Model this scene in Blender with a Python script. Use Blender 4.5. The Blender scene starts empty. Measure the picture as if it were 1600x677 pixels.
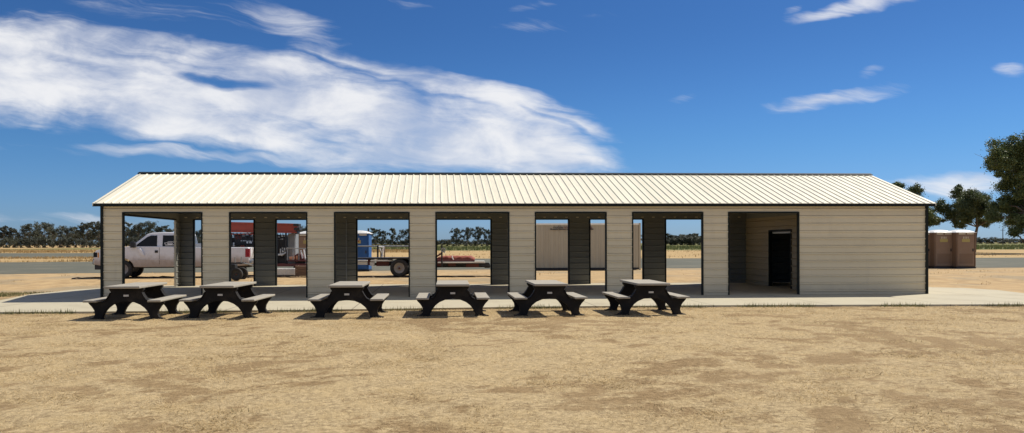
import bpy, math, random
import numpy as np
from mathutils import Matrix, Vector
random.seed(7); rng = np.random.default_rng(7)
scn = bpy.context.scene
COL = scn.collection
R = math.radians
# ------------------------------------------------------------------ camera, sky, sun, exposure
F, CX, HY, CAMZ, ROLL = 1244.0, 745.0, 380.5, 1.66, 0.0026      # measured from the photograph (px of 1600)
cam_d = bpy.data.cameras.new('camera'); cam = bpy.data.objects.new('camera', cam_d); COL.objects.link(cam)
cam_d.sensor_width = 36.0; cam_d.lens = F / 1600 * 36
cam_d.shift_x = (800 - CX) / 1600; cam_d.shift_y = (HY - 338.5) / 1600
cam_d.clip_start = 0.1; cam_d.clip_end = 20000
cam.matrix_world = Matrix.Translation((0, 0, CAMZ)) @ Matrix.Rotation(R(90), 4, 'X') @ Matrix.Rotation(-ROLL, 4, 'Z')
scn.camera = cam
scn.view_settings.view_transform = 'Standard'; scn.view_settings.look = 'None'
scn.view_settings.exposure = 0.25; scn.view_settings.gamma = 1.0; scn.view_settings.use_curve_mapping = False
SUN = Vector((0.69, 0.44, 1.0)).normalized()
SUN_EL = math.asin(SUN.z); SUN_AZ = math.atan2(SUN.x, SUN.y)
sl = bpy.data.lights.new('sun', 'SUN'); sl.energy = 5.0; sl.angle = R(0.5); sl.color = (1.0, 0.935, 0.81)
so = bpy.data.objects.new('sun', sl); COL.objects.link(so); so.location = (30, 20, 60)
so.rotation_euler = (-SUN).to_track_quat('-Z', 'Y').to_euler()

class NT:
    """small wrapper that makes node building readable"""
    def __init__(s, tree): s.t = tree; s.n = tree.nodes; s.l = tree.links
    def new(s, typ, **kw):
        n = s.n.new(typ)
        for k, v in kw.items(): setattr(n, k, v)
        return n
    def put(s, sock, v):
        if hasattr(v, 'links') or isinstance(v, bpy.types.NodeSocket): s.l.new(v, sock)
        else: sock.default_value = v
    def m(s, op, a, b=None, c=None, clamp=False):
        n = s.new('ShaderNodeMath', operation=op, use_clamp=clamp)
        s.put(n.inputs[0], a)
        if b is not None: s.put(n.inputs[1], b)
        if c is not None: s.put(n.inputs[2], c)
        return n.outputs[0]
    def comb(s, x, y, z=0.0):
        n = s.new('ShaderNodeCombineXYZ'); s.put(n.inputs[0], x); s.put(n.inputs[1], y); s.put(n.inputs[2], z); return n.outputs[0]
    def noise(s, vec, scale, detail=4, rough=0.5, dist=0.0):
        n = s.new('ShaderNodeTexNoise'); s.put(n.inputs['Vector'], vec)
        n.inputs['Scale'].default_value = scale; n.inputs['Detail'].default_value = detail
        n.inputs['Roughness'].default_value = rough; n.inputs['Distortion'].default_value = dist
        return n.outputs['Fac']
    def smooth(s, v, a, b, o0=0.0, o1=1.0):
        n = s.new('ShaderNodeMapRange', interpolation_type='SMOOTHSTEP'); s.put(n.inputs[0], v)
        for i, q in enumerate((a, b, o0, o1)): s.put(n.inputs[i + 1], q)
        return n.outputs[0]
    def mix(s, f, a, b, typ='MIX'):
        n = s.new('ShaderNodeMix', data_type='RGBA', blend_type=typ); s.put(n.inputs[0], f)
        for i, q in ((6, a), (7, b)):
            s.put(n.inputs[i], q if not isinstance(q, tuple) or len(q) == 4 else (*q, 1.0))
        return n.outputs[2]

world = bpy.data.worlds.new('World'); scn.world = world; world.use_nodes = True
W = NT(world.node_tree); W.n.clear()
sky = W.new('ShaderNodeTexSky', sky_type='NISHITA', sun_disc=False, sun_elevation=SUN_EL, sun_rotation=SUN_AZ)
sky.air_density = 1.0; sky.dust_density = 0.35; sky.ozone_density = 2.0; sky.altitude = 200
tc = W.new('ShaderNodeTexCoord'); sep = W.new('ShaderNodeSeparateXYZ'); W.l.new(tc.outputs['Generated'], sep.inputs[0])
dx, dy, dz = sep.outputs
dyc = W.m('MAXIMUM', dy, 0.05)
qx = W.m('MULTIPLY_ADD', W.m('DIVIDE', dx, dyc), F, CX)          # tangent of the azimuth / elevation, northward half of the sky
qy = W.m('SUBTRACT', HY, W.m('MULTIPLY', W.m('DIVIDE', dz, dyc), F))
wv = W.comb(W.m('MULTIPLY', qx, 1/160), W.m('MULTIPLY', qy, 1/70))
w1 = W.m('SUBTRACT', W.noise(wv, 1.0, 3), 0.5)
w2 = W.m('SUBTRACT', W.noise(W.comb(W.m('MULTIPLY_ADD', qx, 1/120, 7.3), W.m('MULTIPLY', qy, 1/60), 3.1), 1.0, 3), 0.5)
ux = W.m('MULTIPLY_ADD', w1, 90.0, qx); uy = W.m('MULTIPLY_ADD', w2, 46.0, qy)
def lobe(cx, cy, rx, ry, ang, w=1.0):
    c, s_ = math.cos(R(ang)), math.sin(R(ang))
    a = W.m('SUBTRACT', ux, cx); b = W.m('SUBTRACT', uy, cy)
    p = W.m('DIVIDE', W.m('ADD', W.m('MULTIPLY', a, c), W.m('MULTIPLY', b, s_)), rx)
    q = W.m('DIVIDE', W.m('SUBTRACT', W.m('MULTIPLY', b, c), W.m('MULTIPLY', a, s_)), ry)
    r2 = W.m('ADD', W.m('MULTIPLY', p, p), W.m('MULTIPLY', q, q))
    return W.m('MULTIPLY', W.m('SUBTRACT', 1.0, r2), w)
def lmax(ls):
    o = ls[0]
    for l in ls[1:]: o = W.m('MAXIMUM', o, l)
    return o
st = W.comb(W.m('MULTIPLY', W.m('MULTIPLY_ADD', uy, .20, qx), 1/260), W.m('MULTIPLY', W.m('MULTIPLY_ADD', qx, -.16, uy), 1/30), 1.7)
fb = W.noise(st, 1.0, 9, .62, .35)                                # fibres drawn out along the wind
bl = W.comb(W.m('MULTIPLY', qx, 1/120), W.m('MULTIPLY', W.m('MULTIPLY_ADD', qx, -.08, qy), 1/58), 9.2)
fb2 = W.noise(bl, 1.0, 8, .58, .3)                                # billows
main = lmax([lobe(20, 110, 330, 92, 4), lobe(300, 145, 400, 74, 8), lobe(620, 190, 320, 66, 11), lobe(800, 222, 165, 58, 14), lobe(690, 245, 270, 36, 3), lobe(300, 192, 300, 34, 7), lobe(440, 122, 210, 42, 9)])
top = lmax([lobe(690, 128, 250, 20, 13, .85), lobe(800, 165, 170, 22, 17, .9), lobe(250, 66, 280, 20, 9, .5)])
holes = lmax([lobe(350, 128, 80, 13, 6), lobe(95, 86, 70, 12, 12, .45), lobe(540, 100, 90, 6, 14, .35), lobe(860, 186, 70, 7, 24, .5)])
main = W.m('SUBTRACT', W.m('MAXIMUM', main, top), W.m('MULTIPLY', W.m('MAXIMUM', holes, 0.0), 1.0))
wisps = lmax([lobe(450, 32, 115, 34, 16, .46), lobe(870, 36, 110, 14, -4, .36), lobe(820, 12, 50, 10, -10, .34), lobe(1340, 12, 130, 15, -9, .8),
              lobe(1240, 14, 22, 8, -20, .4), lobe(1310, 154, 130, 19, -8, .9), lobe(1592, 112, 36, 14, 12, .5), lobe(1076, 150, 30, 12, -12, .36),
              lobe(1372, 115, 34, 8, -14, .4), lobe(1500, 292, 125, 24, 1, .85), lobe(300, 238, 330, 14, 2, .55), lobe(130, 340, 240, 11, 0, .36), lobe(240, 12, 220, 30, 10, .42), lobe(640, 6, 60, 9, 8, .4)])
dm = W.smooth(W.m('ADD', W.m('MULTIPLY', main, 1.5), W.m('ADD', W.m('MULTIPLY', W.m('SUBTRACT', fb, .5), 2.6), W.m('MULTIPLY', W.m('SUBTRACT', fb2, .48), 1.5))), -.25, 1.5)
dw = W.smooth(W.m('ADD', W.m('MULTIPLY', wisps, 1.5), W.m('MULTIPLY', W.m('SUBTRACT', fb, .56), 3.0)), 0.0, 1.5)
dens = W.m('MAXIMUM', W.m('MULTIPLY', dm, W.smooth(fb2, .25, .72, .66, .93)), W.m('MULTIPLY', dw, .85))
front = W.smooth(dy, 0.05, 0.25)
dens = W.m('MULTIPLY', dens, front)
rn = W.noise(W.comb(W.m('DIVIDE', dx, W.m('ADD', dz, .25)), W.m('DIVIDE', dy, W.m('ADD', dz, .25)), 4.4), 1.3, 6, .6)   # unseen clouds added behind the camera to brighten the front wall
dens = W.m('MAXIMUM', dens, W.m('MULTIPLY', W.m('MULTIPLY', W.smooth(rn, .42, .66, 0, .8), W.smooth(dy, .12, -.2)), W.smooth(dz, 0, .1)))
tint = W.mix(W.smooth(dz, 0.0, .13), (0.60, 0.96, 1.76), W.mix(W.smooth(dz, .10, .27), (0.46, 0.90, 1.50), (0.37, 0.745, 1.28)))
skyc = W.mix(1.0, sky.outputs[0], tint, 'MULTIPLY')
cshade = W.smooth(fb2, .3, .68, 0.0, 1.0)
cloudc = W.mix(cshade, (11.0, 11.6, 13.2), (15.4, 15.4, 15.6))
skymix = W.mix(dens, skyc, cloudc)
bg = W.new('ShaderNodeBackground'); W.l.new(skymix, bg.inputs[0]); bg.inputs[1].default_value = 0.05
wo = W.new('ShaderNodeOutputWorld'); W.l.new(bg.outputs[0], wo.inputs[0])

# ------------------------------------------------------------------ measuring helpers (photograph px -> metres)
def ray(px, py):
    ax, ay = px - CX, HY - py
    return ((ax + ROLL * ay) / F, (ay - ROLL * ax) / F)
def G(px, py, z=0.0):
    a, e = ray(px, py); Y = (z - CAMZ) / e
    return Vector((a * Y, Y, z))
def P(px, py, Y):
    a, e = ray(px, py); return Vector((a * Y, Y, CAMZ + e * Y))
REAR = 0.15                                                       # the yard behind the shelter lies a little higher
def terrain(Y):
    t = min(max((Y - 31.5) / 3.0, 0), 1); return REAR * t * t * (3 - 2 * t)

# ------------------------------------------------------------------ materials
def pmat(name, col, rough=.6, metal=0.0, var=.12, scale=6.0, bump=0.0, bscale=40.0, dirt=None, dscale=1.5, damt=.35, spec=.5, island=0.0, stretch=None):
    m = bpy.data.materials.new(name); m.use_nodes = True
    T = NT(m.node_tree); b = T.n['Principled BSDF']
    co = T.new('ShaderNodeTexCoord').outputs['Object']
    if stretch:
        mp = T.new('ShaderNodeMapping'); T.l.new(co, mp.inputs[0]); mp.inputs['Scale'].default_value = stretch; co = mp.outputs[0]
    n = T.noise(co, scale, 5, .6)
    lo = tuple(max(c * (1 - var), 0) for c in col); hi = tuple(min(c * (1 + var), 1) for c in col)
    c = T.mix(n, lo, hi)
    if island:
        gi = T.new('ShaderNodeNewGeometry').outputs['Random Per Island']
        c = T.mix(1.0, c, T.mix(gi, (1 - island,) * 3, (1 + island,) * 3), 'MULTIPLY')
    if dirt:
        d = T.noise(co, dscale, 6, .65); c = T.mix(T.smooth(d, .45, .75, 0, damt), c, dirt)
    T.l.new(c, b.inputs['Base Color'])
    T.put(b.inputs['Roughness'], T.smooth(n, .2, .8, max(rough - .08, .02), min(rough + .08, 1)))
    b.inputs['Metallic'].default_value = metal; b.inputs['Specular IOR Level'].default_value = spec
    if bump:
        bn = T.new('ShaderNodeBump'); bn.inputs['Strength'].default_value = bump; bn.inputs['Distance'].default_value = .02
        T.l.new(T.noise(co, bscale, 5, .6), bn.inputs['Height']); T.l.new(bn.outputs[0], b.inputs['Normal'])
    return m
M = {}
M['siding'] = pmat('siding', (.69, .585, .40), .45, 0, .05, 2.5, dirt=(.50, .41, .28), dscale=.9, damt=.25)
M['roof'] = pmat('roof', (.80, .74, .575), .42, 0, .04, 3, dirt=(.66, .60, .48), dscale=.7, damt=.15, stretch=(3, .4, 1))
M['siding_shaded'] = pmat('siding_shaded', (.36, .285, .175), .5, 0, .08, 2)  # siding tan darkened for the partition: the alcove's shade put into the colour
M['primer'] = pmat('primer', (.20, .197, .175), .6, 0, .1, 2)
M['trim'] = pmat('trim', (.011, .014, .012), .55, 0, .2, 5, spec=.18)
M['steel'] = pmat('steel', (.16, .165, .17), .5, .6, .15, 6)
M['tabletop'] = pmat('tabletop', (.33, .30, .245), .75, 0, .14, 7, bump=.15, bscale=60, dirt=(.25, .215, .165), dscale=3, damt=.5)
M['frame'] = pmat('frame', (.009, .008, .008), .6, 0, .3, 8, bump=.12, bscale=80, spec=.2, dirt=(.06, .048, .034), dscale=3.5, damt=.45)
M['plaque'] = pmat('plaque', (.62, .62, .60), .5)
M['truck'] = pmat('truck', (.74, .74, .77), .28, 0, .03, 3)
M['truck_dirty'] = pmat('truck_dirty', (.70, .69, .71), .35, 0, .04, 3)
M['black'] = pmat('black', (.015, .015, .017), .5, 0, .3, 8)
M['rubber'] = pmat('rubber', (.022, .021, .021), .85, 0, .25, 12, dirt=(.10, .08, .06), dscale=5, damt=.5)
M['glass'] = pmat('glass', (.012, .014, .018), .08, 0, .2, 2, spec=.15)
M['chrome'] = pmat('chrome', (.62, .62, .62), .22, .9, .1, 4)
M['rim'] = pmat('rim', (.30, .27, .25), .5, .5, .15, 6)
M['redlamp'] = pmat('redlamp', (.30, .012, .02), .25)
M['amber'] = pmat('amber', (.62, .25, .05), .3)
M['red'] = pmat('red', (.31, .045, .022), .5, 0, .15, 4, dirt=(.16, .04, .03), dscale=3, damt=.5)
M['darkred'] = pmat('darkred', (.10, .018, .016), .55, 0, .25, 4, dirt=(.05, .03, .025), dscale=3, damt=.6)
M['redload'] = pmat('redload', (.26, .058, .032), .8, 0, .2, 6, bump=.6, bscale=9, dirt=(.14, .045, .035), dscale=5, damt=.6)
M['board'] = pmat('board', (.72, .69, .62), .7, 0, .1, 6)
M['wood'] = pmat('wood', (.17, .10, .06), .8, 0, .25, 5)
M['tank'] = pmat('tank', (.62, .60, .56), .55, 0, .08, 4, dirt=(.4, .36, .3), dscale=2, damt=.4)
M['orange'] = pmat('orange', (.60, .27, .15), .6)
M['greymetal'] = pmat('greymetal', (.30, .31, .31), .5, .4, .1, 5, dirt=(.2, .18, .15), dscale=2, damt=.4)
M['engine'] = pmat('engine', (.035, .036, .038), .5, .4, .3, 9)
M['alu'] = pmat('alu', (.55, .56, .57), .35, .8, .15, 9)
M['potty_brown'] = pmat('potty_brown', (.20, .118, .064), .55, 0, .08, 3, dirt=(.24, .17, .12), dscale=2, damt=.3)
M['potty_door'] = pmat('potty_door', (.25, .155, .09), .5, 0, .08, 3, dirt=(.30, .22, .15), dscale=2, damt=.35)
M['potty_blue'] = pmat('potty_blue', (.006, .075, .25), .5, 0, .08, 3, dirt=(.10, .18, .32), dscale=2, damt=.25)
M['potty_roof'] = pmat('potty_roof', (.70, .69, .66), .5, 0, .04, 3)
M['sign'] = pmat('sign', (.42, .33, .10), .5); M['signpale'] = pmat('signpale', (.68, .60, .42), .5); M['signdark'] = pmat('signdark', (.10, .05, .03), .5)
M['container'] = pmat('container', (.45, .395, .285), .55, 0, .06, 2, dirt=(.33, .26, .17), dscale=.8, damt=.3, stretch=(1.5, 1, .35))
M['container_rail'] = pmat('container_rail', (.80, .77, .68), .5)
M['lettering'] = pmat('lettering', (.035, .03, .035), .6); M['letter_red'] = pmat('letter_red', (.16, .035, .03), .6)
M['white'] = pmat('white', (.78, .78, .78), .5)
M['hose'] = pmat('hose', (.06, .035, .02), .9)
M['polewood'] = pmat('polewood', (.12, .10, .085), .85)
M['bark'] = pmat('bark', (.15, .115, .085), .9, 0, .35, 1.5, bump=.5, bscale=6)
def wear():
    m = M['siding']; T = NT(m.node_tree); b = T.n['Principled BSDF']; src = b.inputs['Base Color'].links[0].from_socket
    co = T.new('ShaderNodeTexCoord').outputs['Object']; s = T.new('ShaderNodeSeparateXYZ'); T.l.new(co, s.inputs[0])
    n = T.noise(co, 1.1, 6, .65); z = T.m('ADD', s.outputs[2], T.m('MULTIPLY', T.m('SUBTRACT', n, .5), .5))
    c = T.mix(T.smooth(z, .02, .38, .45, 0), src, (.44, .37, .27))                      # dust splashed up from the slab
    w = T.new('ShaderNodeTexWhiteNoise', noise_dimensions='1D'); T.l.new(T.m('FLOOR', T.m('DIVIDE', s.outputs[2], .9144)), w.inputs['W'])
    c = T.mix(1.0, c, T.mix(w.outputs['Value'], (.95, .95, .94), (1.03, 1.03, 1.03)), 'MULTIPLY')   # sheet to sheet
    st = T.noise(T.comb(T.m('MULTIPLY', s.outputs[0], 4.0), 0.0, T.m('MULTIPLY', s.outputs[2], .35)), 1.0, 5, .6)
    c = T.mix(T.smooth(st, .55, .8, 0, .3), c, (.50, .42, .31))
    T.l.new(c, b.inputs['Base Color'])
    m = M['roof']; T = NT(m.node_tree); b = T.n['Principled BSDF']; src = b.inputs['Base Color'].links[0].from_socket
    co = T.new('ShaderNodeTexCoord').outputs['Object']; s = T.new('ShaderNodeSeparateXYZ'); T.l.new(co, s.inputs[0])
    w = T.new('ShaderNodeTexWhiteNoise', noise_dimensions='1D'); T.l.new(T.m('FLOOR', T.m('DIVIDE', s.outputs[0], .9144)), w.inputs['W'])
    c = T.mix(1.0, src, T.mix(w.outputs['Value'], (.965, .965, .96), (1.02, 1.02, 1.02)), 'MULTIPLY')
    st = T.noise(T.comb(T.m('MULTIPLY', s.outputs[0], 6.0), T.m('MULTIPLY', s.outputs[1], .35), 0.0), 1.0, 5, .65)
    c = T.mix(T.smooth(st, .5, .8, 0, .16), c, (.62, .55, .41))
    T.l.new(c, b.inputs['Base Color'])
wear()
def leaf_mat(name, a, b):
    m = bpy.data.materials.new(name); m.use_nodes = True; T = NT(m.node_tree); p = T.n['Principled BSDF']
    gi = T.new('ShaderNodeNewGeometry').outputs['Random Per Island']
    oi = T.new('ShaderNodeObjectInfo').outputs['Random']
    co = T.new('ShaderNodeTexCoord').outputs['Object']
    c = T.mix(T.m('MULTIPLY_ADD', T.noise(co, .8, 3), .7, T.m('MULTIPLY', gi, .3)), a, b)
    c = T.mix(1.0, c, T.mix(oi, (.8, .8, .85), (1.15, 1.12, 1.0)), 'MULTIPLY')
    T.l.new(c, p.inputs['Base Color']); p.inputs['Roughness'].default_value = .55
    tr = T.new('ShaderNodeBsdfTranslucent'); T.l.new(c, tr.inputs[0])
    ms = T.new('ShaderNodeMixShader'); ms.inputs[0].default_value = .18
    T.l.new(p.outputs[0], ms.inputs[1]); T.l.new(tr.outputs[0], ms.inputs[2]); T.l.new(ms.outputs[0], T.n['Material Output'].inputs[0])
    return m
M['leaf'] = leaf_mat('leaf', (.055, .088, .026), (.18, .215, .078))
M['leaf_far'] = leaf_mat('leaf_far', (.042, .054, .036), (.105, .110, .072))
def blade_mat(name, stops, trans=.25):
    m = bpy.data.materials.new(name); m.use_nodes = True; T = NT(m.node_tree); p = T.n['Principled BSDF']
    gi = T.new('ShaderNodeNewGeometry').outputs['Random Per Island']
    co = T.new('ShaderNodeTexCoord').outputs['Object']
    v = T.m('ADD', T.m('MULTIPLY', gi, .5), T.m('MULTIPLY', T.smooth(T.noise(co, .7, 6, .7), .3, .7), .5), clamp=True)
    r = T.new('ShaderNodeValToRGB'); T.l.new(v, r.inputs[0])
    while len(r.color_ramp.elements) < len(stops): r.color_ramp.elements.new(.5)
    for e, (q, c) in zip(r.color_ramp.elements, stops): e.position = q; e.color = (*c, 1)
    T.l.new(r.outputs[0], p.inputs['Base Color']); p.inputs['Roughness'].default_value = .7; p.inputs['Specular IOR Level'].default_value = .2
    tr = T.new('ShaderNodeBsdfTranslucent'); T.l.new(r.outputs[0], tr.inputs[0])
    ms = T.new('ShaderNodeMixShader'); ms.inputs[0].default_value = trans
    T.l.new(p.outputs[0], ms.inputs[1]); T.l.new(tr.outputs[0], ms.inputs[2]); T.l.new(ms.outputs[0], T.n['Material Output'].inputs[0])
    return m
M['straw'] = blade_mat('straw', [(.05, (.27, .19, .10)), (.35, (.49, .37, .20)), (.68, (.63, .495, .285)), (.88, (.75, .62, .40)), (1, (.88, .77, .56))], .45)
M['field_blade'] = blade_mat('field_blade', [(.1, (.085, .11, .036)), (.6, (.14, .155, .055)), (1, (.30, .25, .11))])
M['dry_weed'] = blade_mat('dry_weed', [(.1, (.22, .145, .06)), (.5, (.40, .275, .12)), (1, (.52, .38, .18))])
M['green_weed'] = blade_mat('green_weed', [(.1, (.10, .11, .045)), (.6, (.19, .18, .08)), (1, (.34, .27, .14))])

def vnoise(x, y, scale, seed):
    rr = np.random.default_rng(seed); g_ = rr.random((256, 256)); x = x * scale + 1000; y = y * scale + 1000
    i, j = np.floor(x).astype(int), np.floor(y).astype(int); u_, v_ = x - i, y - j; u_ = u_ * u_ * (3 - 2 * u_); v_ = v_ * v_ * (3 - 2 * v_)
    q = lambda a, b: g_[a % 256, b % 256]
    return (q(i, j) * (1 - u_) + q(i + 1, j) * u_) * (1 - v_) + (q(i, j + 1) * (1 - u_) + q(i + 1, j + 1) * u_) * v_
def lawn_cover(x, y):
    """how much dry grass stands at (x, y): 0 bare soil, 1 full; blotches, a few scuffed wheel tracks running off to the left"""
    wx = x + 1.2 * (vnoise(x, y, .5, 41) - .5); wy = y + 1.2 * (vnoise(x, y, .5, 42) - .5)
    n = vnoise(wx, wy, .30, 1) * .17 + vnoise(wx, wy, 1.0, 2) * .20 + vnoise(wx, wy, 2.6, 3) * .27 + vnoise(wx, wy, 6.5, 4) * .24 + vnoise(x, y, 15, 5) * .12
    c = np.clip((n - .375) / .15, 0, 1)
    for o, a in ((0.0, .45), (1.7, .45), (6.5, .35), (8.2, .35), (-9.0, .3), (-7.3, .3)):
        d = np.abs((wx - o) * .62 + (wy - 9.5) * .78); c = c - a * np.exp(-(d / .22) ** 2) * np.clip((vnoise(wx, wy, .8, 9) - .35) * 4, 0, 1)
    return np.clip(c, 0, 1)
def lawn_mat():
    m = bpy.data.materials.new('lawn'); m.use_nodes = True; T = NT(m.node_tree); p = T.n['Principled BSDF']
    co = T.new('ShaderNodeTexCoord').outputs['Object']; at = T.new('ShaderNodeAttribute', attribute_name='cover').outputs['Fac']
    fine = T.noise(co, 16, 8, .75); mid = T.noise(co, 2.2, 6, .65); big = T.noise(co, .35, 3, .5)
    soil = T.mix(T.smooth(fine, .3, .7), (.165, .108, .05), (.36, .25, .128)); soil = T.mix(T.smooth(big, .45, .65, 0, .5), soil, (.33, .235, .125))
    th = T.mix(T.smooth(fine, .32, .68), (.23, .165, .088), (.56, .43, .245)); th = T.mix(T.smooth(mid, .4, .7, 0, .5), th, (.50, .37, .19))
    c = T.mix(T.smooth(T.m('ADD', at, T.m('MULTIPLY', T.m('SUBTRACT', fine, .5), 1.2)), .1, .85), soil, th)
    T.l.new(c, p.inputs['Base Color']); p.inputs['Roughness'].default_value = .95; p.inputs['Specular IOR Level'].default_value = .15
    bn = T.new('ShaderNodeBump'); bn.inputs['Strength'].default_value = .8; bn.inputs['Distance'].default_value = .04
    T.l.new(T.m('ADD', fine, mid), bn.inputs['Height']); T.l.new(bn.outputs[0], p.inputs['Normal'])
    return m
M['lawn'] = lawn_mat()
def ground_mat():
    m = bpy.data.materials.new('ground'); m.use_nodes = True; T = NT(m.node_tree); p = T.n['Principled BSDF']
    co = T.new('ShaderNodeTexCoord').outputs['Object']; s = T.new('ShaderNodeSeparateXYZ'); T.l.new(co, s.inputs[0])
    X, Y, _ = s.outputs
    fine = T.noise(co, 14, 8, .72); mid = T.noise(co, 1.6, 6, .62); big = T.noise(co, .28, 4, .55)
    sp = T.comb(T.m('MULTIPLY', X, 1.0), T.m('MULTIPLY', Y, 1.3)); patch = T.noise(sp, .8, 6, .66, .5)
    lawn = T.mix(T.smooth(fine, .3, .7), (.19, .13, .07), (.40, .29, .15))
    lawn = T.mix(T.smooth(mid, .35, .75, 0, .35), lawn, (.42, .305, .16))
    soil = T.mix(T.smooth(fine, .3, .7), (.15, .10, .065), (.29, .205, .135))
    bare = T.m('MULTIPLY', T.smooth(patch, .52, .66), T.smooth(fine, .25, .55, .55, 1.0))
    lawn = T.mix(T.m('MULTIPLY', bare, .85), lawn, soil)
    dirt = T.mix(T.smooth(mid, .3, .7), (.35, .238, .122), (.47, .335, .178))
    dirt = T.mix(T.smooth(T.noise(co, 5, 8, .7), .55, .75, 0, .6), dirt, (.28, .19, .105))
    dirt = T.mix(T.smooth(T.m('MULTIPLY_ADD', T.m('SUBTRACT', fine, .5), .35, big), .5, .62, 0, .6), dirt, (.25, .215, .15))
    dry = T.mix(T.smooth(T.noise(T.comb(T.m('MULTIPLY', X, .25), Y), .35, 6, .6), .3, .7), (.33, .22, .10), (.46, .33, .16))
    yw = T.m('ADD', Y, T.m('MULTIPLY', T.m('SUBTRACT', mid, .5), 3.0))
    c = T.mix(T.smooth(yw, 24.0, 26.5), lawn, dirt)
    c = T.mix(T.smooth(T.m('ADD', Y, T.m('MULTIPLY', T.m('SUBTRACT', big, .5), 14.0)), 56, 66), c, dry)
    T.l.new(c, p.inputs['Base Color']); p.inputs['Roughness'].default_value = .95; p.inputs['Specular IOR Level'].default_value = .15
    h = T.m('ADD', T.m('MULTIPLY', fine, .5), T.m('MULTIPLY', mid, 1.2))
    bn = T.new('ShaderNodeBump'); bn.inputs['Strength'].default_value = .7; bn.inputs['Distance'].default_value = .05
    T.l.new(h, bn.inputs['Height']); T.l.new(bn.outputs[0], p.inputs['Normal'])
    return m
M['ground'] = ground_mat()
M['gravel'] = pmat('gravel', (.107, .108, .084), .95, 0, .2, 1.2, bump=.5, bscale=12, dirt=(.22, .195, .14), dscale=.25, damt=.5, spec=.2)
def field_mat():
    m = bpy.data.materials.new('field'); m.use_nodes = True; T = NT(m.node_tree); p = T.n['Principled BSDF']
    co = T.new('ShaderNodeTexCoord').outputs['Object']; s = T.new('ShaderNodeSeparateXYZ'); T.l.new(co, s.inputs[0])
    v = T.noise(T.comb(T.m('MULTIPLY', s.outputs[0], .03), T.m('MULTIPLY', s.outputs[1], .05)), 1.0, 6, .65)
    T.l.new(T.mix(T.smooth(v, .35, .65), (.095, .11, .038), (.22, .19, .075)), p.inputs['Base Color']); p.inputs['Roughness'].default_value = .95
    p.inputs['Specular IOR Level'].default_value = .1
    return m
M['field'] = field_mat()
def pad_mat(spacing, off):
    m = pmat('concrete', (.43, .385, .28), .85, 0, .06, 1.2, bump=.1, bscale=60, dirt=(.31, .265, .19), dscale=.8, damt=.6, spec=.3)
    T = NT(m.node_tree); b = T.n['Principled BSDF']; src = b.inputs['Base Color'].links[0].from_socket
    co = T.new('ShaderNodeTexCoord').outputs['Object']; s = T.new('ShaderNodeSeparateXYZ'); T.l.new(co, s.inputs[0])
    k = T.m('PINGPONG', T.m('ADD', s.outputs[0], off), spacing / 2)          # saw-cut joints across the slab
    T.l.new(T.mix(T.smooth(k, .012, .022, .75, 0), src, (.14, .12, .09)), b.inputs['Base Color'])
    return m

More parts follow.
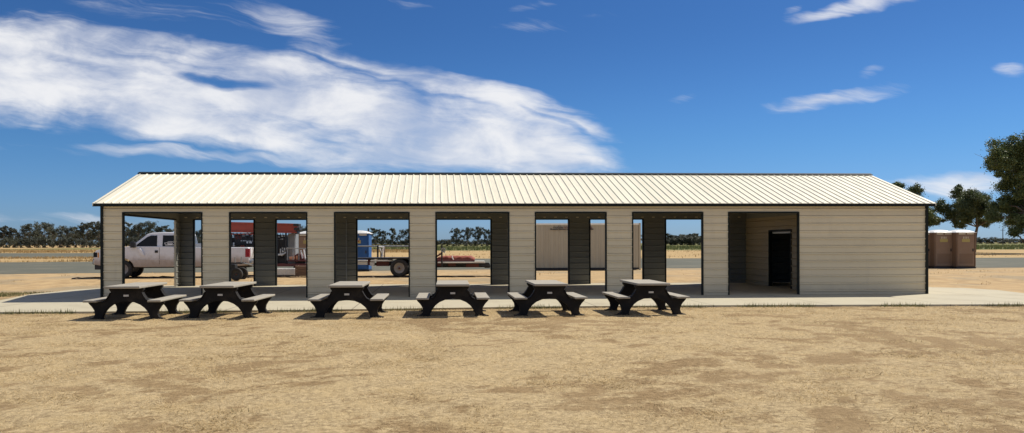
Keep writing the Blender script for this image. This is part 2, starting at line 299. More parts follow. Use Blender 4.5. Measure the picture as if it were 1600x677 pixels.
# ------------------------------------------------------------------ mesh helpers
class MB:
    def __init__(s): s.v = []; s.f = []
    def add(s, vs, fs):
        o = len(s.v); s.v += [tuple(v) for v in vs]; s.f += [tuple(i + o for i in f) for f in fs]; return s
    def box(s, x0, x1, y0, y1, z0, z1):
        vs = [(x, y, z) for z in (z0, z1) for y in (y0, y1) for x in (x0, x1)]
        return s.add(vs, [(0, 2, 3, 1), (4, 5, 7, 6), (0, 1, 5, 4), (2, 6, 7, 3), (0, 4, 6, 2), (1, 3, 7, 5)])
    def prism(s, poly, d0, d1, axis='y'):
        """closed polygon of (a, b) pairs, extruded along axis from d0 to d1"""
        n = len(poly)
        def mk(a, b, d): return {'y': (a, d, b), 'x': (d, a, b), 'z': (a, b, d)}[axis]
        vs = [mk(a, b, d0) for a, b in poly] + [mk(a, b, d1) for a, b in poly]
        ar = sum(poly[i][0] * poly[(i + 1) % n][1] - poly[(i + 1) % n][0] * poly[i][1] for i in range(n))
        flip = (ar > 0) == (axis in ('x', 'z'))
        fs = [(i, (i + 1) % n, n + (i + 1) % n, n + i) for i in range(n)] + [tuple(range(n))[::-1], tuple(range(n, 2 * n))]
        if not flip: fs = [f[::-1] for f in fs]
        return s.add(vs, fs)
    def tube(s, pts, rad, seg=8, cap=True):
        pts = [Vector(p) for p in pts]; rad = rad if isinstance(rad, (list, tuple)) else [rad] * len(pts)
        vs = []; fs = []; n = len(pts); up = Vector((0.13, 0.27, 1)).normalized()
        for i, p in enumerate(pts):
            t = (pts[min(i + 1, n - 1)] - pts[max(i - 1, 0)]).normalized()
            a = t.cross(up)
            if a.length < 1e-3: a = t.cross(Vector((1, 0, 0)))
            a.normalize(); b = t.cross(a)
            for k in range(seg):
                w = 2 * math.pi * k / seg; vs.append(p + (a * math.cos(w) + b * math.sin(w)) * rad[i])
        for i in range(n - 1):
            for k in range(seg):
                fs.append((i * seg + k, i * seg + (k + 1) % seg, (i + 1) * seg + (k + 1) % seg, (i + 1) * seg + k))
        if cap: fs.append(tuple(range(seg))[::-1]); fs.append(tuple((n - 1) * seg + k for k in range(seg)))
        return s.add(vs, fs)
    def ring(s, prof, seg=24, axis='y', c=(0, 0, 0)):
        """lathe of (radius, offset) profile round an axis"""
        vs = []; n = len(prof)
        for k in range(seg):
            w = 2 * math.pi * k / seg
            for r, o in prof:
                a, b = r * math.cos(w), r * math.sin(w)
                q = {'y': (a, o, b), 'x': (o, a, b), 'z': (a, b, o)}[axis]
                vs.append((q[0] + c[0], q[1] + c[1], q[2] + c[2]))
        fs = [(k * n + i, k * n + i + 1, ((k + 1) % seg) * n + i + 1, ((k + 1) % seg) * n + i) for k in range(seg) for i in range(n - 1)]
        return s.add(vs, fs)
    def build(s, name, mat, parent=None, bevel=0, smooth=False, seg=2):
        me = bpy.data.meshes.new(name); me.from_pydata(s.v, [], s.f); me.update()
        o = bpy.data.objects.new(name, me); COL.objects.link(o)
        me.materials.append(M[mat] if isinstance(mat, str) else mat)
        if parent: o.parent = parent
        if bevel:
            b = o.modifiers.new('bevel', 'BEVEL'); b.width = bevel; b.segments = seg; b.limit_method = 'ANGLE'; b.angle_limit = R(35)
        if smooth: me.polygons.foreach_set('use_smooth', [True] * len(me.polygons))
        return o
def tag(o, label=None, cat=None, group=None, kind=None):
    if label: o['label'] = label
    if cat: o['category'] = cat
    if group: o['group'] = group
    if kind: o['kind'] = kind
    return o
def thing(name, loc, rz, label, cat, group=None):
    o = bpy.data.objects.new(name, None); COL.objects.link(o); o.location = loc; o.rotation_euler.z = rz; o.empty_display_size = .3
    return tag(o, label, cat, group)
def copy_tree(o, parent=None):
    c = o.copy(); COL.objects.link(c); c.parent = parent
    for ch in [k for k in bpy.data.objects if k.parent == o]: copy_tree(ch, c)
    return c
def text_mesh(body, size, extrude, name, mat, parent, width=None):
    cu = bpy.data.curves.new(name, 'FONT'); cu.body = body; cu.size = size; cu.extrude = extrude; cu.align_x = 'CENTER'
    t = bpy.data.objects.new(name, cu); COL.objects.link(t)
    me = bpy.data.meshes.new_from_object(t.evaluated_get(bpy.context.evaluated_depsgraph_get()))
    bpy.data.objects.remove(t); bpy.data.curves.remove(cu)
    xs = [v.co.x for v in me.vertices]; k = width / (max(xs) - min(xs)) if width else 1.0
    for v in me.vertices: v.co = (v.co.x * k, -v.co.z, v.co.y)
    o = bpy.data.objects.new(name, me); COL.objects.link(o); me.materials.clear(); me.materials.append(M[mat]); o.parent = parent
    return o

# ------------------------------------------------------------------ the ground
ys = [-40, 0, 5, 10, 20, 26, 31.5] + [31.5 + .25 * i for i in range(1, 13)] + [36, 45, 60, 80, 110, 160, 250, 400, 700, 1200, 2500, 6000]
xs = [-6000, -2000, -600, -200, -80, -40, -20, 0, 20, 40, 80, 200, 600, 2000, 6000]
g = MB(); nx = len(xs)
g.add([(x, y, terrain(y)) for y in ys for x in xs], [(j * nx + i, j * nx + i + 1, (j + 1) * nx + i + 1, (j + 1) * nx + i) for j in range(len(ys) - 1) for i in range(nx - 1)])
tag(g.build('ground', 'ground'), kind='structure')
def sheet(name, near, far, mat, dz, step=2.0, wob=.5, seed=1):
    """a strip of ground between two polylines [(x, y)...], with a ragged edge"""
    x0, x1 = near[0][0], near[-1][0]; n = max(int((x1 - x0) / step), 2); r = np.random.default_rng(seed)
    X = np.linspace(x0, x1, n + 1)
    def edge(pl):
        y = np.interp(X, [p[0] for p in pl], [p[1] for p in pl])
        w = np.convolve(r.normal(0, 1, n + 7), np.ones(7) / 2.6, 'valid'); return y + w * wob
    a, b = edge(near), edge(far); b = np.maximum(a + .05, b)
    mb = MB(); mb.add([(X[i], a[i], REAR + dz) for i in range(n + 1)] + [(X[i], b[i], REAR + dz) for i in range(n + 1)], [(i, i + 1, n + 2 + i, n + 1 + i) for i in range(n)])
    return tag(mb.build(name, mat), kind='structure')
sheet('gravel_road', [(-160, 34.9), (-60, 37.5), (-22, 41), (0, 46), (15, 47.5), (30, 47), (160, 46)], [(-160, 66), (-40, 68), (0, 79), (30, 77), (160, 76)], 'gravel', .006, wob=.35)
sheet('gravel_track', [(-400, 96), (-55, 89), (-30, 90), (-15, 92)], [(-400, 140), (-60, 140), (-30, 120), (-15, 93)], 'gravel', .006, wob=.9, seed=3)
sheet('farm_field', [(-160, 240), (-60, 215), (-12, 170), (30, 160), (300, 148), (1500, 150)], [(-160, 5000), (1500, 5000)], 'field', .01, step=6, wob=1.4, seed=4)

# ------------------------------------------------------------------ the shelter
TH = math.atan2(1.33, 24.98)
cT, sT = math.cos(TH), math.sin(TH)
SLAB = 0.06
L0 = G(158, 467.3, SLAB); LEN = 25.02; DEP = 7.1
def U(px, v=0.0):                                                  # px column -> distance along the wall plane at depth v
    a = (px - CX) / F; lx, ly = L0.x - v * sT, L0.y + v * cT
    return (a * ly - lx) / (cT - a * sT)
def Vd(px, u):                                                     # px column -> depth along a wall running away at u
    a = (px - CX) / F; lx, ly = L0.x + u * cT, L0.y + u * sT
    return (lx - a * ly) / (a * cT + sT)
def toloc(p): d = p - L0; return (d.x * cT + d.y * sT, -d.x * sT + d.y * cT)
# slab, drawn in the shelter's own axes
pad_pts = [(px, py) for px, py in [(-330, 492.5), (0, 487.8), (300, 486), (560, 483.3), (850, 479), (1100, 477.2), (1350, 476.2), (1600, 475.6), (1900, 475.2)]]
front_edge = [toloc(G(*q, SLAB)) for q in pad_pts]
rear_edge = [toloc(G(*q, SLAB)) for q in [(1900, 471), (1720, 466), (1600, 458.3), (1560, 453.5), (1505, 450), (1455, 449)]]
ur = rear_edge[-1][0]
rear_edge += [(ur + .1, DEP + .45), (-1.6, DEP + .45)] + [toloc(G(*q, SLAB)) for q in [(118, 452.5), (50, 459.4), (0, 469.4), (-60, 477), (-330, 486)]]
pad = MB().prism(front_edge + rear_edge, -.25, 0, 'z').build('concrete_pad', pad_mat(3.05, 1.4))
pad.location = (L0.x, L0.y, SLAB); pad.rotation_euler.z = TH; tag(pad, kind='structure')

# the lawn: a gently uneven sheet up to the slab's front edge
def front_limit(x):
    pts_ = [G(*q, SLAB) for q in pad_pts]; return np.interp(x, [p.x for p in pts_], [p.y for p in pts_])
lx = np.arange(-24, 30.01, .16); nl = 110; V = []; 
for k in range(nl + 1):
    yy = 3.0 + (front_limit(lx) + .05 - 3.0) * k / nl
    V.append(np.stack([lx, yy, .006 + .028 * vnoise(lx, yy, 1.3, 61) * (1 - (k / nl) ** 6) + .012 * vnoise(lx, yy, 4.0, 62)], 1))
V = np.concatenate(V); nlx = len(lx)
mb = MB(); mb.add(V.tolist(), [(k * nlx + i, k * nlx + i + 1, (k + 1) * nlx + i + 1, (k + 1) * nlx + i) for k in range(nl) for i in range(nlx - 1)])
lawn = mb.build('lawn', 'lawn', smooth=True); tag(lawn, kind='structure')
lawn.data.attributes.new('cover', 'FLOAT', 'POINT').data.foreach_set('value', lawn_cover(V[:, 0], V[:, 1]).astype(np.float32))

shel = thing('open_shelter', (L0.x, L0.y, SLAB), TH, 'long cream metal picnic shelter with open bays and a ribbed gable roof', 'shelter')
HH, WT, RIDGE = 2.545, 2.775, 4.0                                  # opening head, wall top, ridge (above slab)
EZ = 2.80; OV = .16; OE = .185; MIDV = DEP / 2
SL = (RIDGE - EZ) / (MIDV + OV)
PITCH = .2286
def ribbed(z0, z1, t):
    """cross-section of a wall: ribbed sheet on both faces, thickness t, ribs every nine inches"""
    def side(sgn):
        pts = [(sgn * t / 2, z0)]
        k = math.floor(z0 / PITCH)
        while k * PITCH < z1:
            c = (k + .5) * PITCH
            for dz_, h in ((-.032, 0), (-.018, .022), (.012, .022), (.022, 0), (.026, -.014), (.036, -.014), (.040, 0)):
                if z0 + .004 < c + dz_ < z1 - .004: pts.append((sgn * (t / 2 + h), c + dz_))
            k += 1
        pts.append((sgn * t / 2, z1)); return pts
    return side(1) + side(-1)[::-1]
def wall(u0, v0, u1, v1, z0, z1, name, t=.07, parent=shel, mat='siding', rev=0):
    d = Vector((u1 - u0, v1 - v0, 0)); ln = d.length; d.normalize(); nrm = Vector((d.y, -d.x, 0))
    prof = ribbed(z0, z1, t); n = len(prof); vs = []
    for s_ in (0, ln):
        for o, z in prof: q = Vector((u0, v0, 0)) + d * s_ + nrm * o; vs.append((q.x, q.y, z))
    fs = [(i, (i + 1) % n, n + (i + 1) % n, n + i) for i in range(n)] + [tuple(range(n))[::-1], tuple(range(n, 2 * n))]
    mb = MB(); mb.add(vs, fs); o = mb.build(name, mat, parent)
    if rev:                                                          # the reverse of the sheeting is grey-green primer
        o.data.materials.append(M['primer'])
        for p in o.data.polygons:
            if rev * (p.center - o.data.vertices[0].co).dot(nrm) < 0 and len(p.vertices) == 4 and rev * (Vector((sum((o.data.vertices[i].co.x for i in p.vertices)) / 4 - u0, sum((o.data.vertices[i].co.y for i in p.vertices)) / 4 - v0, 0)).dot(nrm)) < -.01: p.material_index = 1
    return o
VF = .055
cols = [(158, 191), (316, 358), (480, 522), (640, 680.5), (796, 836), (948, 988), (1099, 1138), (1249, 1451)]
fc = []
for i, (a, b) in enumerate(cols):
    u0 = 0.02 if i == 0 else U(a); u1 = LEN - .02 if i == len(cols) - 1 else U(b)
    fc.append((u0, u1)); wall(u0, VF, u1, VF, 0.004, HH - .002, 'wall_panel', rev=1)
wall(.02, VF, LEN - .02, VF, HH, WT, 'wall_header', rev=1)
for (p0, p1), (q0, q1) in zip(fc[:-1], fc[1:]):                     # dark trim lining each front opening
    t = MB(); w = .034
    t.box(p1 - .004, p1 + w, VF - .058, VF + .058, .003, HH - .001); t.box(q0 - w, q0 + .004, VF - .058, VF + .058, .003, HH - .001)
    t.box(p1 + w + .001, q0 - w - .001, VF - .059, VF + .059, HH - .036, HH + .004)
    t.build('opening_trim', 'trim', shel)
for u in (0, LEN):                                                   # corner trims
    for v in (0, DEP):
        s1 = 1 if u == 0 else -1; s2 = 1 if v == 0 else -1
        MB().box(*sorted((u - s1 * .008, u + s1 * .062)), *sorted((v - s2 * .03, v + s2 * .1)), .002, WT + .02).build('corner_trim', 'trim', shel)
# back wall
VB = DEP - VF
bc = [(.02, U(303, DEP)), (U(399, DEP), U(431, DEP)), (U(524, DEP), U(557, DEP)), (U(648, DEP), U(681, DEP)), (U(768, DEP), U(801, DEP)), (U(889, DEP), U(920, DEP)), (U(1005, DEP), U(1038, DEP)), (U(1118, DEP), LEN - .02)]
for (u0, u1) in bc: wall(u1, VB, u0, VB, .004, HH - .002, 'wall_panel', rev=1)
for (p0, p1), (q0, q1) in zip(bc[:-1], bc[1:]):
    t = MB(); w = .05
    t.box(p1 - .004, p1 + w, VB - .058, VB + .058, .003, HH - .001); t.box(q0 - w, q0 + .004, VB - .058, VB + .058, .003, HH - .001)
    t.box(p1 + w + .001, q0 - w - .001, VB - .059, VB + .059, HH - .03, HH + .004)
    t.build('opening_trim', 'trim', shel)
MB().box(.02, LEN - .02, VB - .03, VB + .03, HH - .0015, WT).build('wall_header', 'primer', shel)
u = .25
while u < LEN - .5:                                                  # siding-coloured plates standing in for spots of light along the back header
    MB().box(u, u + .10, VB - .05, VB - .031, HH + .05, HH + .085).build('light_spot_plate', 'siding', shel); u += .43
# left end: open, with a header and gable; right end: closed
def roof_z(v): return EZ + SL * (OV + min(v, DEP - v))
def gable(u0, u1, z0, name='gable_panel'):
    return MB().prism([(.11, z0), (DEP - .11, z0), (DEP - .11, roof_z(.11) - .035), (MIDV, RIDGE - .035), (.11, roof_z(.11) - .035)], u0, u1, 'x').build(name, 'primer', shel)
gable(.025, .085, HH); wall(.055, .75, .055, .11, .004, HH - .002, 'wall_panel', rev=1); wall(.055, DEP - .11, .055, DEP - .6, .004, HH - .002, 'wall_panel', rev=1)
wall(LEN - .055, .11, LEN - .055, DEP - .11, .004, HH - .002, 'wall_panel', rev=1); gable(LEN - .085, LEN - .025, HH)
MB().box(.0, .11, .75, DEP - .6, HH - .05, HH - .001).build('opening_trim', 'trim', shel)
uc = U(541.5, DEP - .1); MB().tube([(uc, VB - .075, .01), (uc, VB - .075, HH)], .022, 8).build('conduit', 'greymetal', shel)
# partition of the store room with its doorway
UP = U(1306); d0, d1 = sorted((Vd(1203, UP), Vd(1238.5, UP)))
DH = 2.06
wall(UP, d0, UP, .11, .004, HH - .002, 'partition', rev=1, mat='siding_shaded'); wall(UP, DEP - .11, UP, d1, .004, HH - .002, 'partition', rev=1, mat='siding_shaded')
wall(UP, d1, UP, d0, DH, HH - .002, 'partition', rev=1, mat='siding_shaded'); gable(UP - .03, UP + .03, HH, 'partition_gable')
dt = MB()
dt.box(UP - .06, UP + .06, d0 - .004, d0 + .05, .003, DH - .001); dt.box(UP - .06, UP + .06, d1 - .05, d1 + .004, .003, DH - .001); dt.box(UP - .061, UP + .061, d0 + .051, d1 - .051, DH - .05, DH + .004)
df = dt.build('door_frame', 'trim', shel)
MB().box(UP + .07, UP + .12, d0 + .06, d1 - .06, DH - .13, DH - .07).build('door_rail', 'white', df)
# roof
def roof_sheet(front):
    pts = []; u0, u1 = -OE, LEN + OE; t = .012
    top = [(u0, 0)]; k = 0; c = u0 + .1
    while c < u1 - .05:
        top += [(c - .028, 0), (c - .014, .024), (c + .014, .024), (c + .028, 0)]; c += PITCH
    top.append((u1, 0)); prof = top + [(u1, -t), (u0, -t)]
    n = len(prof); vs = []
    for v, z in ((-OV, EZ), (MIDV, RIDGE)):
        vv = v if front else DEP - v
        vs += [(a, vv, z + b) for a, b in prof]
    fs = [(i, (i + 1) % n, n + (i + 1) % n, n + i) for i in range(n)] + [tuple(range(n))[::-1], tuple(range(n, 2 * n))]
    if not front: fs = [f[::-1] for f in fs]
    mb = MB(); mb.add(vs, fs[::-1]); o = mb.build('roof_slope', 'roof', shel); o.data.materials.append(M['primer']); o.data.polygons[len(top)].material_index = 1; return o
roof_sheet(True); roof_sheet(False)
rc = MB().prism([(MIDV - .17, RIDGE - .17 * SL + .026), (MIDV, RIDGE + .030), (MIDV + .17, RIDGE - .17 * SL + .026), (MIDV + .17, RIDGE - .17 * SL + .042), (MIDV, RIDGE + .046), (MIDV - .17, RIDGE - .17 * SL + .042)], -OE, LEN + OE, 'x')
rc.build('ridge_cap', 'trim', shel)
for v0, v1 in ((-OV + .012, -OV + .03), (DEP + OV - .03, DEP + OV - .012)):
    MB().box(-OE + .004, LEN + OE - .004, v0, v1, EZ - .095, EZ - .013).build('eave_trim', 'trim', shel)
MB().box(.02, LEN - .02, -OV + .032, .018, EZ - .03, EZ - .018).build('soffit', 'siding', shel)
for u in (-OE + .004, LEN + OE - .024):                              # rake boards
    for fr in (1, 0):
        a, b = ((-OV, EZ), (MIDV, RIDGE)) if fr else ((DEP + OV, EZ), (MIDV, RIDGE))
        MB().prism([(a[0], a[1] - .015), (b[0], b[1] - .015), (b[0], b[1] - .075), (a[0], a[1] - .075)], u, u + .02, 'x').build('rake_trim', 'roof', shel)
for i, (u0, u1) in enumerate(fc):                                    # roof frames
    for u in ((u1 - .1,) if i == 0 else (u0 + .06, u1 - .1)):
        rf = MB(); w = .06
        for fr in (1, 0):
            a = (.1, roof_z(.1)) if fr else (DEP - .1, roof_z(.1))
            rf.prism([(a[0], a[1] - .02), (MIDV, RIDGE - .02), (MIDV, RIDGE - .09), (a[0], a[1] - .09)], u, u + w, 'x')
        rf.box(u + .004, u + w - .004, MIDV - 1.6, MIDV + 1.6, RIDGE - .72, RIDGE - .66)
        rf.build('rafter', 'steel', shel)

# ------------------------------------------------------------------ picnic tables
def make_table():
    root = thing('picnic_table', (0, 0, 0), 0, 'x', 'picnic table', 'picnic tables in front of the shelter')
    MB().box(-.375, .375, -.93, .93, .70, .752).build('tabletop', 'tabletop', root, bevel=.012)
    for s in (-1, 1):
        MB().box(s * .68 - .145, s * .68 + .145, -.93, .93, .405, .45).build('bench_seat', 'tabletop', root, bevel=.012)
    half = [(0, .695), (.37, .695), (.37, .665), (.325, .60), (.36, .53), (.42, .44), (.475, .402), (.81, .402), (.81, .37), (.735, .29), (.685, .21), (.672, .13), (.70, .065), (.79, .03), (.79, -.02),
            (.515, -.02), (.515, .03), (.495, .10), (.455, .18), (.39, .26), (.30, .33), (.17, .385), (0, .405)]
    poly = half + [(-a, b) for a, b in half[::-1] if a > 0]
    for y in (-.62, .62):
        fr = MB().prism(poly, y - .055, y + .055, 'y').build('frame', 'frame', root, bevel=.012)
        for s in (-1, 1):                                            # moulded rims on the pedestal's and legs' edges
            MB().prism([(s * .327, .60), (s * .362, .53), (s * .422, .44), (s * .477, .406), (s * .50, .418), (s * .436, .452), (s * .378, .536), (s * .343, .604)], y - .085, y + .085, 'y').build('rim', 'frame', fr, bevel=.004)
            MB().box(s * .655 - .16, s * .655 + .16, y - .085, y + .085, -.02, .035).build('foot', 'frame', fr, bevel=.015)
    MB().box(-.05, .05, -.56, .56, .56, .69).build('beam', 'frame', root, bevel=.01)
    pl = MB(); pl.box(-.055, .055, -.684, -.676, .515, .555); pl.build('plaque', 'plaque', root)
    return root
tb = make_table()
spots = [(197, 500.3, 668, 0, 'gray topped picnic table farthest left in front of the long shelter'),
         (344, 498.7, 735, 1, 'second picnic table from the left, close beside the leftmost one, before the white pickup\'s tail'),
         (542, 497.8, 693, 1, 'gray topped picnic table in front of the bay with the blue portable toilet'),
         (707.5, 495.3, 700, 1, 'gray topped picnic table seen end-on, in front of the bay with the red trailer load'),
         (859, 494.6, 680, 1, 'gray topped picnic table in front of the bay with the tan shipping container'),
         (1017.5, 493.4, 700, 1, 'gray topped picnic table farthest right, in front of the last see-through bay')]
for i, (px, py, vp, pl, lab) in enumerate(spots):
    o = tb if i == 0 else copy_tree(tb)
    c = G(px, py); yaw = math.atan2(CX - vp, F)
    y = c.y + .68; x = c.x - .68 * math.sin(yaw)
    o.location = (x, y, 0); o.rotation_euler.z = yaw; o['label'] = lab

# ------------------------------------------------------------------ wheels
def wheel(parent, c, r, w, name='wheel', rim='rim', side=-1):
    """axis along y; side -1 shows the rim on the -y face"""
    h = w / 2
    prof = [(r * .58, -h * .7), (r * .66, -h), (r * .90, -h), (r * .98, -h * .75), (r, -h * .4), (r, h * .4), (r * .98, h * .75), (r * .90, h), (r * .66, h), (r * .58, h * .7)]
    ty = MB().ring(prof, 28, 'y').build(name, 'rubber', parent, smooth=True); ty.location = c
    d = MB()
    d.ring([(0, side * h * .55), (r * .13, side * h * .55), (r * .16, side * h * .2), (r * .40, side * h * .25), (r * .50, side * h * .65), (r * .60, side * h * .72), (r * .60, -side * h * .6), (0, -side * h * .3)], 28, 'y')
    d.build('rim', rim, ty, smooth=True)
    hb = MB().ring([(0, side * h * .75), (r * .10, side * h * .72), (r * .12, side * h * .3)], 12, 'y').build('hub', 'darkred', ty)
    return ty

# ------------------------------------------------------------------ white pickup behind the left bays
TY = 34.9
T0 = P(144, 435, TY)
S = TY / F                                                           # metres per px at the truck's near side
YAW = R(8)
def tx(px): a = (px - CX) / F; return (a * TY - T0.x) / (math.cos(YAW) - a * math.sin(YAW))
def tz(py): return (435.2 - py) * S
truck = thing('pickup_truck', (T0.x, TY, REAR), YAW, 'white crew cab pickup truck parked behind the shelter\'s left bays, dusty along the sills', 'pickup truck')
WD = 2.0
fw, rw, wr = tx(191), tx(344), .41
def arch(cx, r=.50, z0=.50):
    return [(cx + r * math.cos(t), .40 + r * math.sin(t)) for t in [math.asin((z0 - .40) / r) + k * (math.pi - 2 * math.asin((z0 - .40) / r)) / 8 for k in range(9)]]
low = [(tx(147), .62), (tx(146), .95), (tx(147), 1.12), (tx(150), 1.24), (tx(158), 1.30), (tx(180), 1.36), (tx(203), 1.42), (tx(297), 1.40), (tx(297), 1.36), (tx(387), 1.36), (tx(389), 1.30), (tx(389), .56)]
low += arch(rw) + arch(fw)
bd = MB().prism(low, 0, WD, 'y').build('body', 'truck', truck, bevel=.05, seg=3)
# road dust on the lower flank is a colour of the paint itself, so it lives in the body's material
m = M['truck']; T = NT(m.node_tree); b = T.n['Principled BSDF']; src = b.inputs['Base Color'].links[0].from_socket
sp = T.new('ShaderNodeSeparateXYZ'); T.l.new(T.new('ShaderNodeTexCoord').outputs['Object'], sp.inputs[0])
zz = T.m('ADD', sp.outputs[2], T.m('MULTIPLY', T.m('SUBTRACT', T.noise(T.n['Texture Coordinate'].outputs['Object'], 2.2, 5, .6), .5), .5))
T.l.new(T.mix(T.smooth(zz, .60, 1.15, .85, 0), src, (.33, .235, .16)), b.inputs['Base Color'])
MB().prism([(tx(150), .58), (tx(388), .54), (tx(388), .45), (tx(150), .45)], .25, WD - .25, 'y').build('underframe', 'black', truck)
cab_out = [(tx(203), 1.40), (tx(207), 1.47), (tx(229), 1.965), (tx(236), 2.02), (tx(255), 2.045), (tx(285), 2.035), (tx(292), 1.99), (tx(297), 1.40)]
cb = MB(); n = len(cab_out); vs = []
def inset(z): return .04 + max(z - 1.40, 0) * .20
for sgn in (0, 1): vs += [(x, inset(z) if not sgn else WD - inset(z), z) for x, z in cab_out]
cb.add(vs, [(i, n + i, n + (i + 1) % n, (i + 1) % n) for i in range(n)] + [tuple(range(n)), tuple(range(n, 2 * n))[::-1]])
cab = cb.build('cab', 'truck', truck, bevel=.045, seg=3)
def side_window(poly, name='window'):
    for sgn in (0, 1):
        w = MB(); k = len(poly); e = .012
        near = [(x, (inset(z) - e) if not sgn else WD - inset(z) + e, z) for x, z in poly]; back = [(x, (inset(z) + .02) if not sgn else WD - inset(z) - .02, z) for x, z in poly]
        fs = [tuple(range(k))[::-1], tuple(range(k, 2 * k))] + [(i, (i + 1) % k, k + (i + 1) % k, k + i) for i in range(k)]
        if sgn: fs = [f[::-1] for f in fs]
        w.add(near + back, fs); o = w.build(name, 'glass', cab)
        if not sgn: first = o
    return first
side_window([(tx(212), 1.415), (tx(245), 1.415), (tx(244.5), 1.90), (tx(235), 1.90), (tx(229), 1.83), (tx(215), 1.53)])
win = side_window([(tx(253.5), 1.415), (tx(285), 1.415), (tx(284), 1.90), (tx(253.5), 1.905)])
# outline drawing of a pickup on the rear window
dec = MB()
def stroke(pts, r=.011):
    for a, b_ in zip(pts[:-1], pts[1:]):
        dec.tube([(tx(a[0]), inset(1.435 + a[1]) - .016, 1.435 + a[1]), (tx(b_[0]), inset(1.435 + b_[1]) - .016, 1.435 + b_[1])], r, 5)
stroke([(256.5, .13), (260.5, .14), (262.5, .185), (267, .195), (270, .175), (272.2, .13), (272, .04), (258, .03), (257.5, .10), (256.5, .13)])
stroke([(261, .10), (263, .14), (268, .14), (269.5, .10), (261, .10)]); stroke([(259, .05), (271, .05)]); stroke([(262, .07), (268.5, .07)])
dec.build('window_drawing', 'white', win)
ws = MB(); e = .02
ws.add([(tx(206.4), .16, 1.50), (tx(206.4), WD - .16, 1.50), (tx(227.6), WD - .22, 1.945), (tx(227.6), .22, 1.945)], [(0, 3, 2, 1)])
ws.v = [(x - .02, y, z + .01) for x, y, z in ws.v]; ws.build('windscreen', 'glass', cab)
MB().add([(tx(297) + .004, .2, 1.46), (tx(297) + .004, WD - .2, 1.46), (tx(293) + .004, WD - .25, 1.9), (tx(293) + .004, .25, 1.9)], [(0, 1, 2, 3)]).build('rear_window', 'glass', cab)
for px in (249, 292):
    MB().box(tx(px) - .006, tx(px) + .006, -.004, .01, .62, 1.36).build('door_gap', 'black', bd)
MB().box(tx(206), tx(296), -.012, .01, .80, .835).build('side_moulding', 'truck', bd, bevel=.005)
for px in (244.5, 284):
    MB().box(tx(px) - .07, tx(px) + .06, -.03, .01, 1.13, 1.24).build('door_handle', 'black', bd, bevel=.01)
for y0 in (-.26, WD + .02):
    mr = MB().box(tx(205.5), tx(213), y0, y0 + .24, 1.36, 1.62).build('mirror', 'black', truck, bevel=.03)
mp = MB().prism([(tx(216), 1.30), (tx(220), 1.33), (tx(224), 1.20), (tx(226.5), 1.00), (tx(223), 1.02), (tx(218.5), 1.14)], -.10, -.01, 'y').build('mirror_arm', 'truck', truck, bevel=.02)
# front end
MB().box(tx(144) - .02, tx(153), .06, WD - .06, .62, .88).build('front_bumper', 'steel', truck, bevel=.04)
MB().box(tx(147), tx(158), .05, WD - .05, .40, .615).build('air_dam', 'black', truck, bevel=.02)
MB().box(tx(145) + .02, tx(150), .42, WD - .42, .92, 1.20).build('grille', 'black', truck, bevel=.02)
for y0 in (-.006, WD - .36):
    hl = MB().box(tx(145.5), tx(152.5), y0, y0 + .365, .93, 1.17).build('headlight', 'glass', truck, bevel=.03)
    MB().box(tx(152.6), tx(154.6), y0 - .004 if y0 < 1 else y0 + .3, y0 + .06 if y0 < 1 else y0 + .37, .93, 1.15).build('marker', 'amber', hl)
MB().box(tx(145.5), tx(150.5), .02, .07, .66, .84).build('bumper_end', 'chrome', truck, bevel=.01)
# rear end
for y0 in (-.012, WD - .15): MB().box(tx(383), tx(390.2), y0, y0 + .16, .92, 1.30).build('tail_light', 'redlamp', truck, bevel=.02)
MB().box(tx(386), tx(394), .05, WD - .05, .60, .80).build('rear_bumper', 'chrome', truck, bevel=.03)
MB().box(tx(389) + .002, tx(391), .17, WD - .17, .84, 1.35).build('tailgate', 'truck', truck, bevel=.02)
MB().box(tx(299), tx(318), .10, WD - .10, 1.36, 1.545).build('tool_box', 'alu', truck, bevel=.02)
MB().tube([(tx(392), .35, .86), (tx(394), .33, 1.2), (tx(392.5), .3, 1.36)], .025, 6).build('strap', 'board', truck)
for cx in (fw, rw):
    for sgn in (0, 1): wheel(truck, (cx, .14 if not sgn else WD - .14, .405), .405, .26, rim='rim', side=-1 if not sgn else 1)

# ------------------------------------------------------------------ drilling rig with a red mast, behind the pickup's tail
RY = 37.6
def bx(mb, px0, py0, px1, py1, Y, d):
    a = P(px0, py1, Y); b_ = P(px1, py0, Y); mb.box(a.x, b_.x, Y, Y + d, a.z, b_.z); return mb
def local(root, o):                                                  # parts measured in world metres, stored relative to their thing
    o.data.transform(Matrix.Translation(-Vector(root.location))); o.parent = root; return o
c = P(412, 425, RY); rig = thing('drilling_rig', (c.x, RY, REAR), 0, 'red masted drilling rig with dark engine on its deck behind the shelter', 'drilling rig')
mb = MB()
a0, a1 = P(330, 347.3, RY), P(464, 350.6, RY); b0, b1 = P(330, 362.6, RY), P(464, 364.2, RY)
mb.prism([(a0.x, a0.z), (a1.x, a1.z), (b1.x, b1.z), (b0.x, b0.z)], RY, RY + .45, 'y')
mast = local(rig, mb.build('mast', 'red', bevel=.02))
mb = MB()
for (pa, pb) in (((330, 347.3), (464, 350.6)), ((330, 361.6), (464, 363.4))):
    q0, q1 = P(*pa, RY), P(*pb, RY); mb.prism([(q0.x, q0.z + .03), (q1.x, q1.z + .03), (q1.x, q1.z - .03), (q0.x, q0.z - .03)], RY - .05, RY + .5, 'y')
o = local(rig, mb.build('mast_flange', 'red', bevel=.01))
mb = MB(); bx(mb, 458, 349.6, 466.5, 353.6, RY - .06, .56); bx(mb, 459, 356, 468, 360, RY - .06, .56); bx(mb, 461, 360.8, 465, 366, RY - .04, .5)
local(rig, mb.build('crown_block', 'black', bevel=.02))
mb = MB(); bx(mb, 335, 412, 478, 417, RY - .1, 1.7); local(rig, mb.build('deck', 'darkred', bevel=.01))
